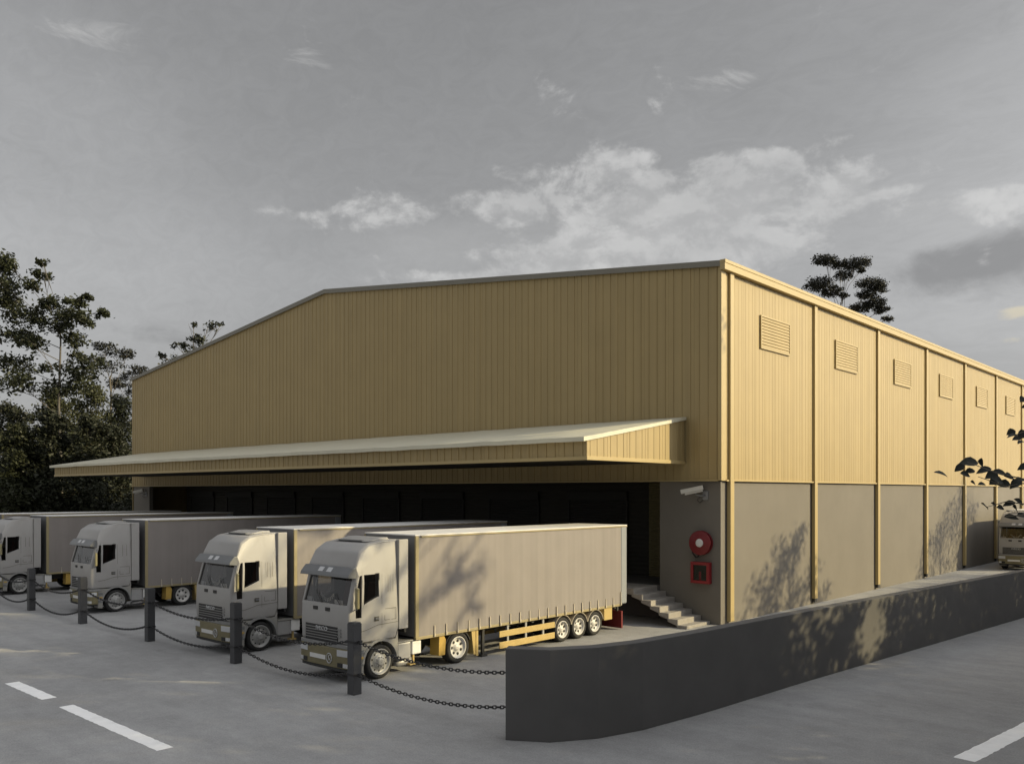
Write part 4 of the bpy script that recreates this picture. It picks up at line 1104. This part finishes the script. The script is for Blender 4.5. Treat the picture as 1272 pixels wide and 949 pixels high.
def bank(px, py, sx, sy):      # soft elliptical patch of sky, by azimuth and elevation
    a0, e0 = azel(px, py); sa, se = sx/1250.0, sy/1120.0
    da = mth('DIVIDE', mth('SUBTRACT', AZ, a0), sa); de = mth('DIVIDE', mth('SUBTRACT', EL, e0), se); de = mth('ADD', mth('MULTIPLY', mth('MAXIMUM', de, 0.0), 1.5), mth('MULTIPLY', mth('MINIMUM', de, 0.0), .8))
    return mth('POWER', 2.718, mth('MULTIPLY', mth('ADD', mth('MULTIPLY', da, da), mth('MULTIPLY', de, de)), -1))
def total(bs):
    s = None
    for wgt, args in bs:
        b = mth('MULTIPLY', bank(*args), wgt); s = b if s is None else mth('ADD', s, b)
    return s
n_c = noise(7.5, 10, .62, (1, 1, 1.5), .15)
n_w = noise(11, 9, .65, (1, 1, 2.6), .8)
n_d = noise(3.2, 7, .55, (1, 1, 1.8), .2)
puff = total([(.62, (900, 225, 175, 42)), (.5, (770, 195, 60, 20)), (.55, (930, 195, 75, 18)), (.55, (1050, 235, 60, 34)), (.6, (800, 270, 180, 40)), (.72, (700, 322, 130, 30)), (.5, (860, 300, 150, 30)), (.6, (600, 248, 75, 22)), (.6, (480, 256, 85, 26)), (.5, (345, 264, 55, 16)), (.62, (560, 343, 110, 14)), (.55, (880, 330, 120, 30)), (.72, (1235, 246, 95, 22)), (.4, (1125, 234, 30, 8)), (.42, (690, 215, 60, 26))])
wisp = total([(.66, (890, 98, 85, 16)), (.50, (375, 40, 50, 34)), (.6, (60, 20, 120, 24)), (.4, (980, 148, 40, 10)), (.4, (0, 180, 40, 34)), (.35, (1150, 60, 120, 30))])
dark = total([(1.25, (1215, 325, 125, 50)), (.5, (230, 415, 120, 26)), (.3, (640, 335, 60, 20)), (.35, (800, 262, 90, 22)), (.35, (740, 330, 80, 20))])
warm = total([(.9, (1265, 385, 28, 9)), (.6, (1255, 422, 30, 7))])
n_up = noise(15, 9, .62, (1, 1, 1.6), .2, .018)
n_0 = noise(15, 9, .62, (1, 1, 1.6), .2, .0)
relief = sstep(mth('SUBTRACT', n_0, n_up), -.16, .16)
c1 = sstep(mth('ADD', mth('MULTIPLY', puff, .74), mth('MULTIPLY', mth('SUBTRACT', n_0, .5), 1.45)), .20, .50)
c0 = sstep(mth('ADD', total([(.8, (850, 265, 260, 60)), (.6, (520, 300, 200, 50)), (.6, (1240, 260, 120, 40))]), mth('MULTIPLY', mth('SUBTRACT', n_d, .5), 1.2)), .15, .95)
c2 = sstep(mth('ADD', mth('MULTIPLY', wisp, .62), mth('MULTIPLY', mth('SUBTRACT', n_w, .5), 1.7)), .30, .70)
n_k = noise(9, 9, .62, (1, 1, 1.9), .5)
c3 = sstep(mth('ADD', mth('MULTIPLY', dark, .62), mth('ADD', mth('MULTIPLY', mth('SUBTRACT', n_d, .5), .8), mth('MULTIPLY', mth('SUBTRACT', n_k, .5), 1.5))), .18, .74)
c4 = sstep(mth('ADD', mth('MULTIPLY', warm, .7), mth('SUBTRACT', n_w, .5)), .25, .6)
shade_in = mth('MULTIPLY', sstep(n_c, .38, .66, .62, 1.05), sstep(relief, 0, 1, .45, 1.1))
veil = mth('MULTIPLY', sstep(noise(2.2, 6, .55, (1, 1, 2.2), .4), .3, .75, .93, 1.08), sstep(noise(26, 6, .7, (.5, 1.6, 2.2), 1.2), .3, .7, .965, 1.035))
def addlum(colr, fac, rgb):
    mx = n.new('ShaderNodeMix'); mx.data_type = 'RGBA'; mx.blend_type = 'MIX'
    l.new(fac, mx.inputs['Factor']); l.new(colr, mx.inputs['A']); mx.inputs['B'].default_value = (*rgb, 1); return mx.outputs['Result']
SKY_LEVEL = 1.0
vs = n.new('ShaderNodeVectorMath'); vs.operation = 'SCALE'; l.new(hs.outputs['Color'], vs.inputs[0]); l.new(veil, vs.inputs['Scale'])
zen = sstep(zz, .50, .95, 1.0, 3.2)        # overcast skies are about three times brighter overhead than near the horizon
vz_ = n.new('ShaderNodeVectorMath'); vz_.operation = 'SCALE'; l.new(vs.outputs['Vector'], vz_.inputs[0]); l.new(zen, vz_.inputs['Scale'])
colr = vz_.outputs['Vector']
K = 1.0
colr = addlum(colr, mth('MULTIPLY', c0, .28), (4.6*K, 4.6*K, 4.58*K))
colr = addlum(colr, mth('MULTIPLY', c3, .8), (2.25*K, 2.27*K, 2.32*K))
colr = addlum(colr, mth('MULTIPLY', mth('MULTIPLY', c1, shade_in), .62), (5.9*K, 5.9*K, 5.85*K))
colr = addlum(colr, mth('MULTIPLY', c2, .5), (5.4*K, 5.4*K, 5.35*K))
colr = addlum(colr, mth('MULTIPLY', c4, .7), (6.2*K, 5.6*K, 4.2*K))
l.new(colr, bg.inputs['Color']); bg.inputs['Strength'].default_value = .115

# ================================================================== SUN
ld = bpy.data.lights.new('sun', 'SUN'); ld.energy = 5.0; ld.angle = R_(.6); ld.color = (1.0, .83, .48)
lo = bpy.data.objects.new('sun', ld); col.objects.link(lo); lo.rotation_euler = SUN.to_track_quat('Z', 'Y').to_euler(); lo.location = SUN * 200

# ================================================================== CAMERA
cd = bpy.data.cameras.new('camera'); cd.sensor_width = 36; cd.lens = 1071.0/1272.0*36; cd.shift_y = (611 - 474.5)/1272.0
cd.clip_start = .1; cd.clip_end = 4000
co = bpy.data.objects.new('camera', cd); col.objects.link(co)
co.location = (0, 0, 5.3); co.rotation_euler = (R_(90), 0, TH)
scene.camera = co
vs_ = scene.view_settings; vs_.view_transform = 'Standard'; vs_.look = 'None'; vs_.exposure = 0; vs_.gamma = 1; vs_.use_curve_mapping = False
scene.cycles.max_bounces = 8; scene.cycles.transparent_max_bounces = 16
scene.cycles.use_denoising = True
scene.render.resolution_x = 1024; scene.render.resolution_y = 763
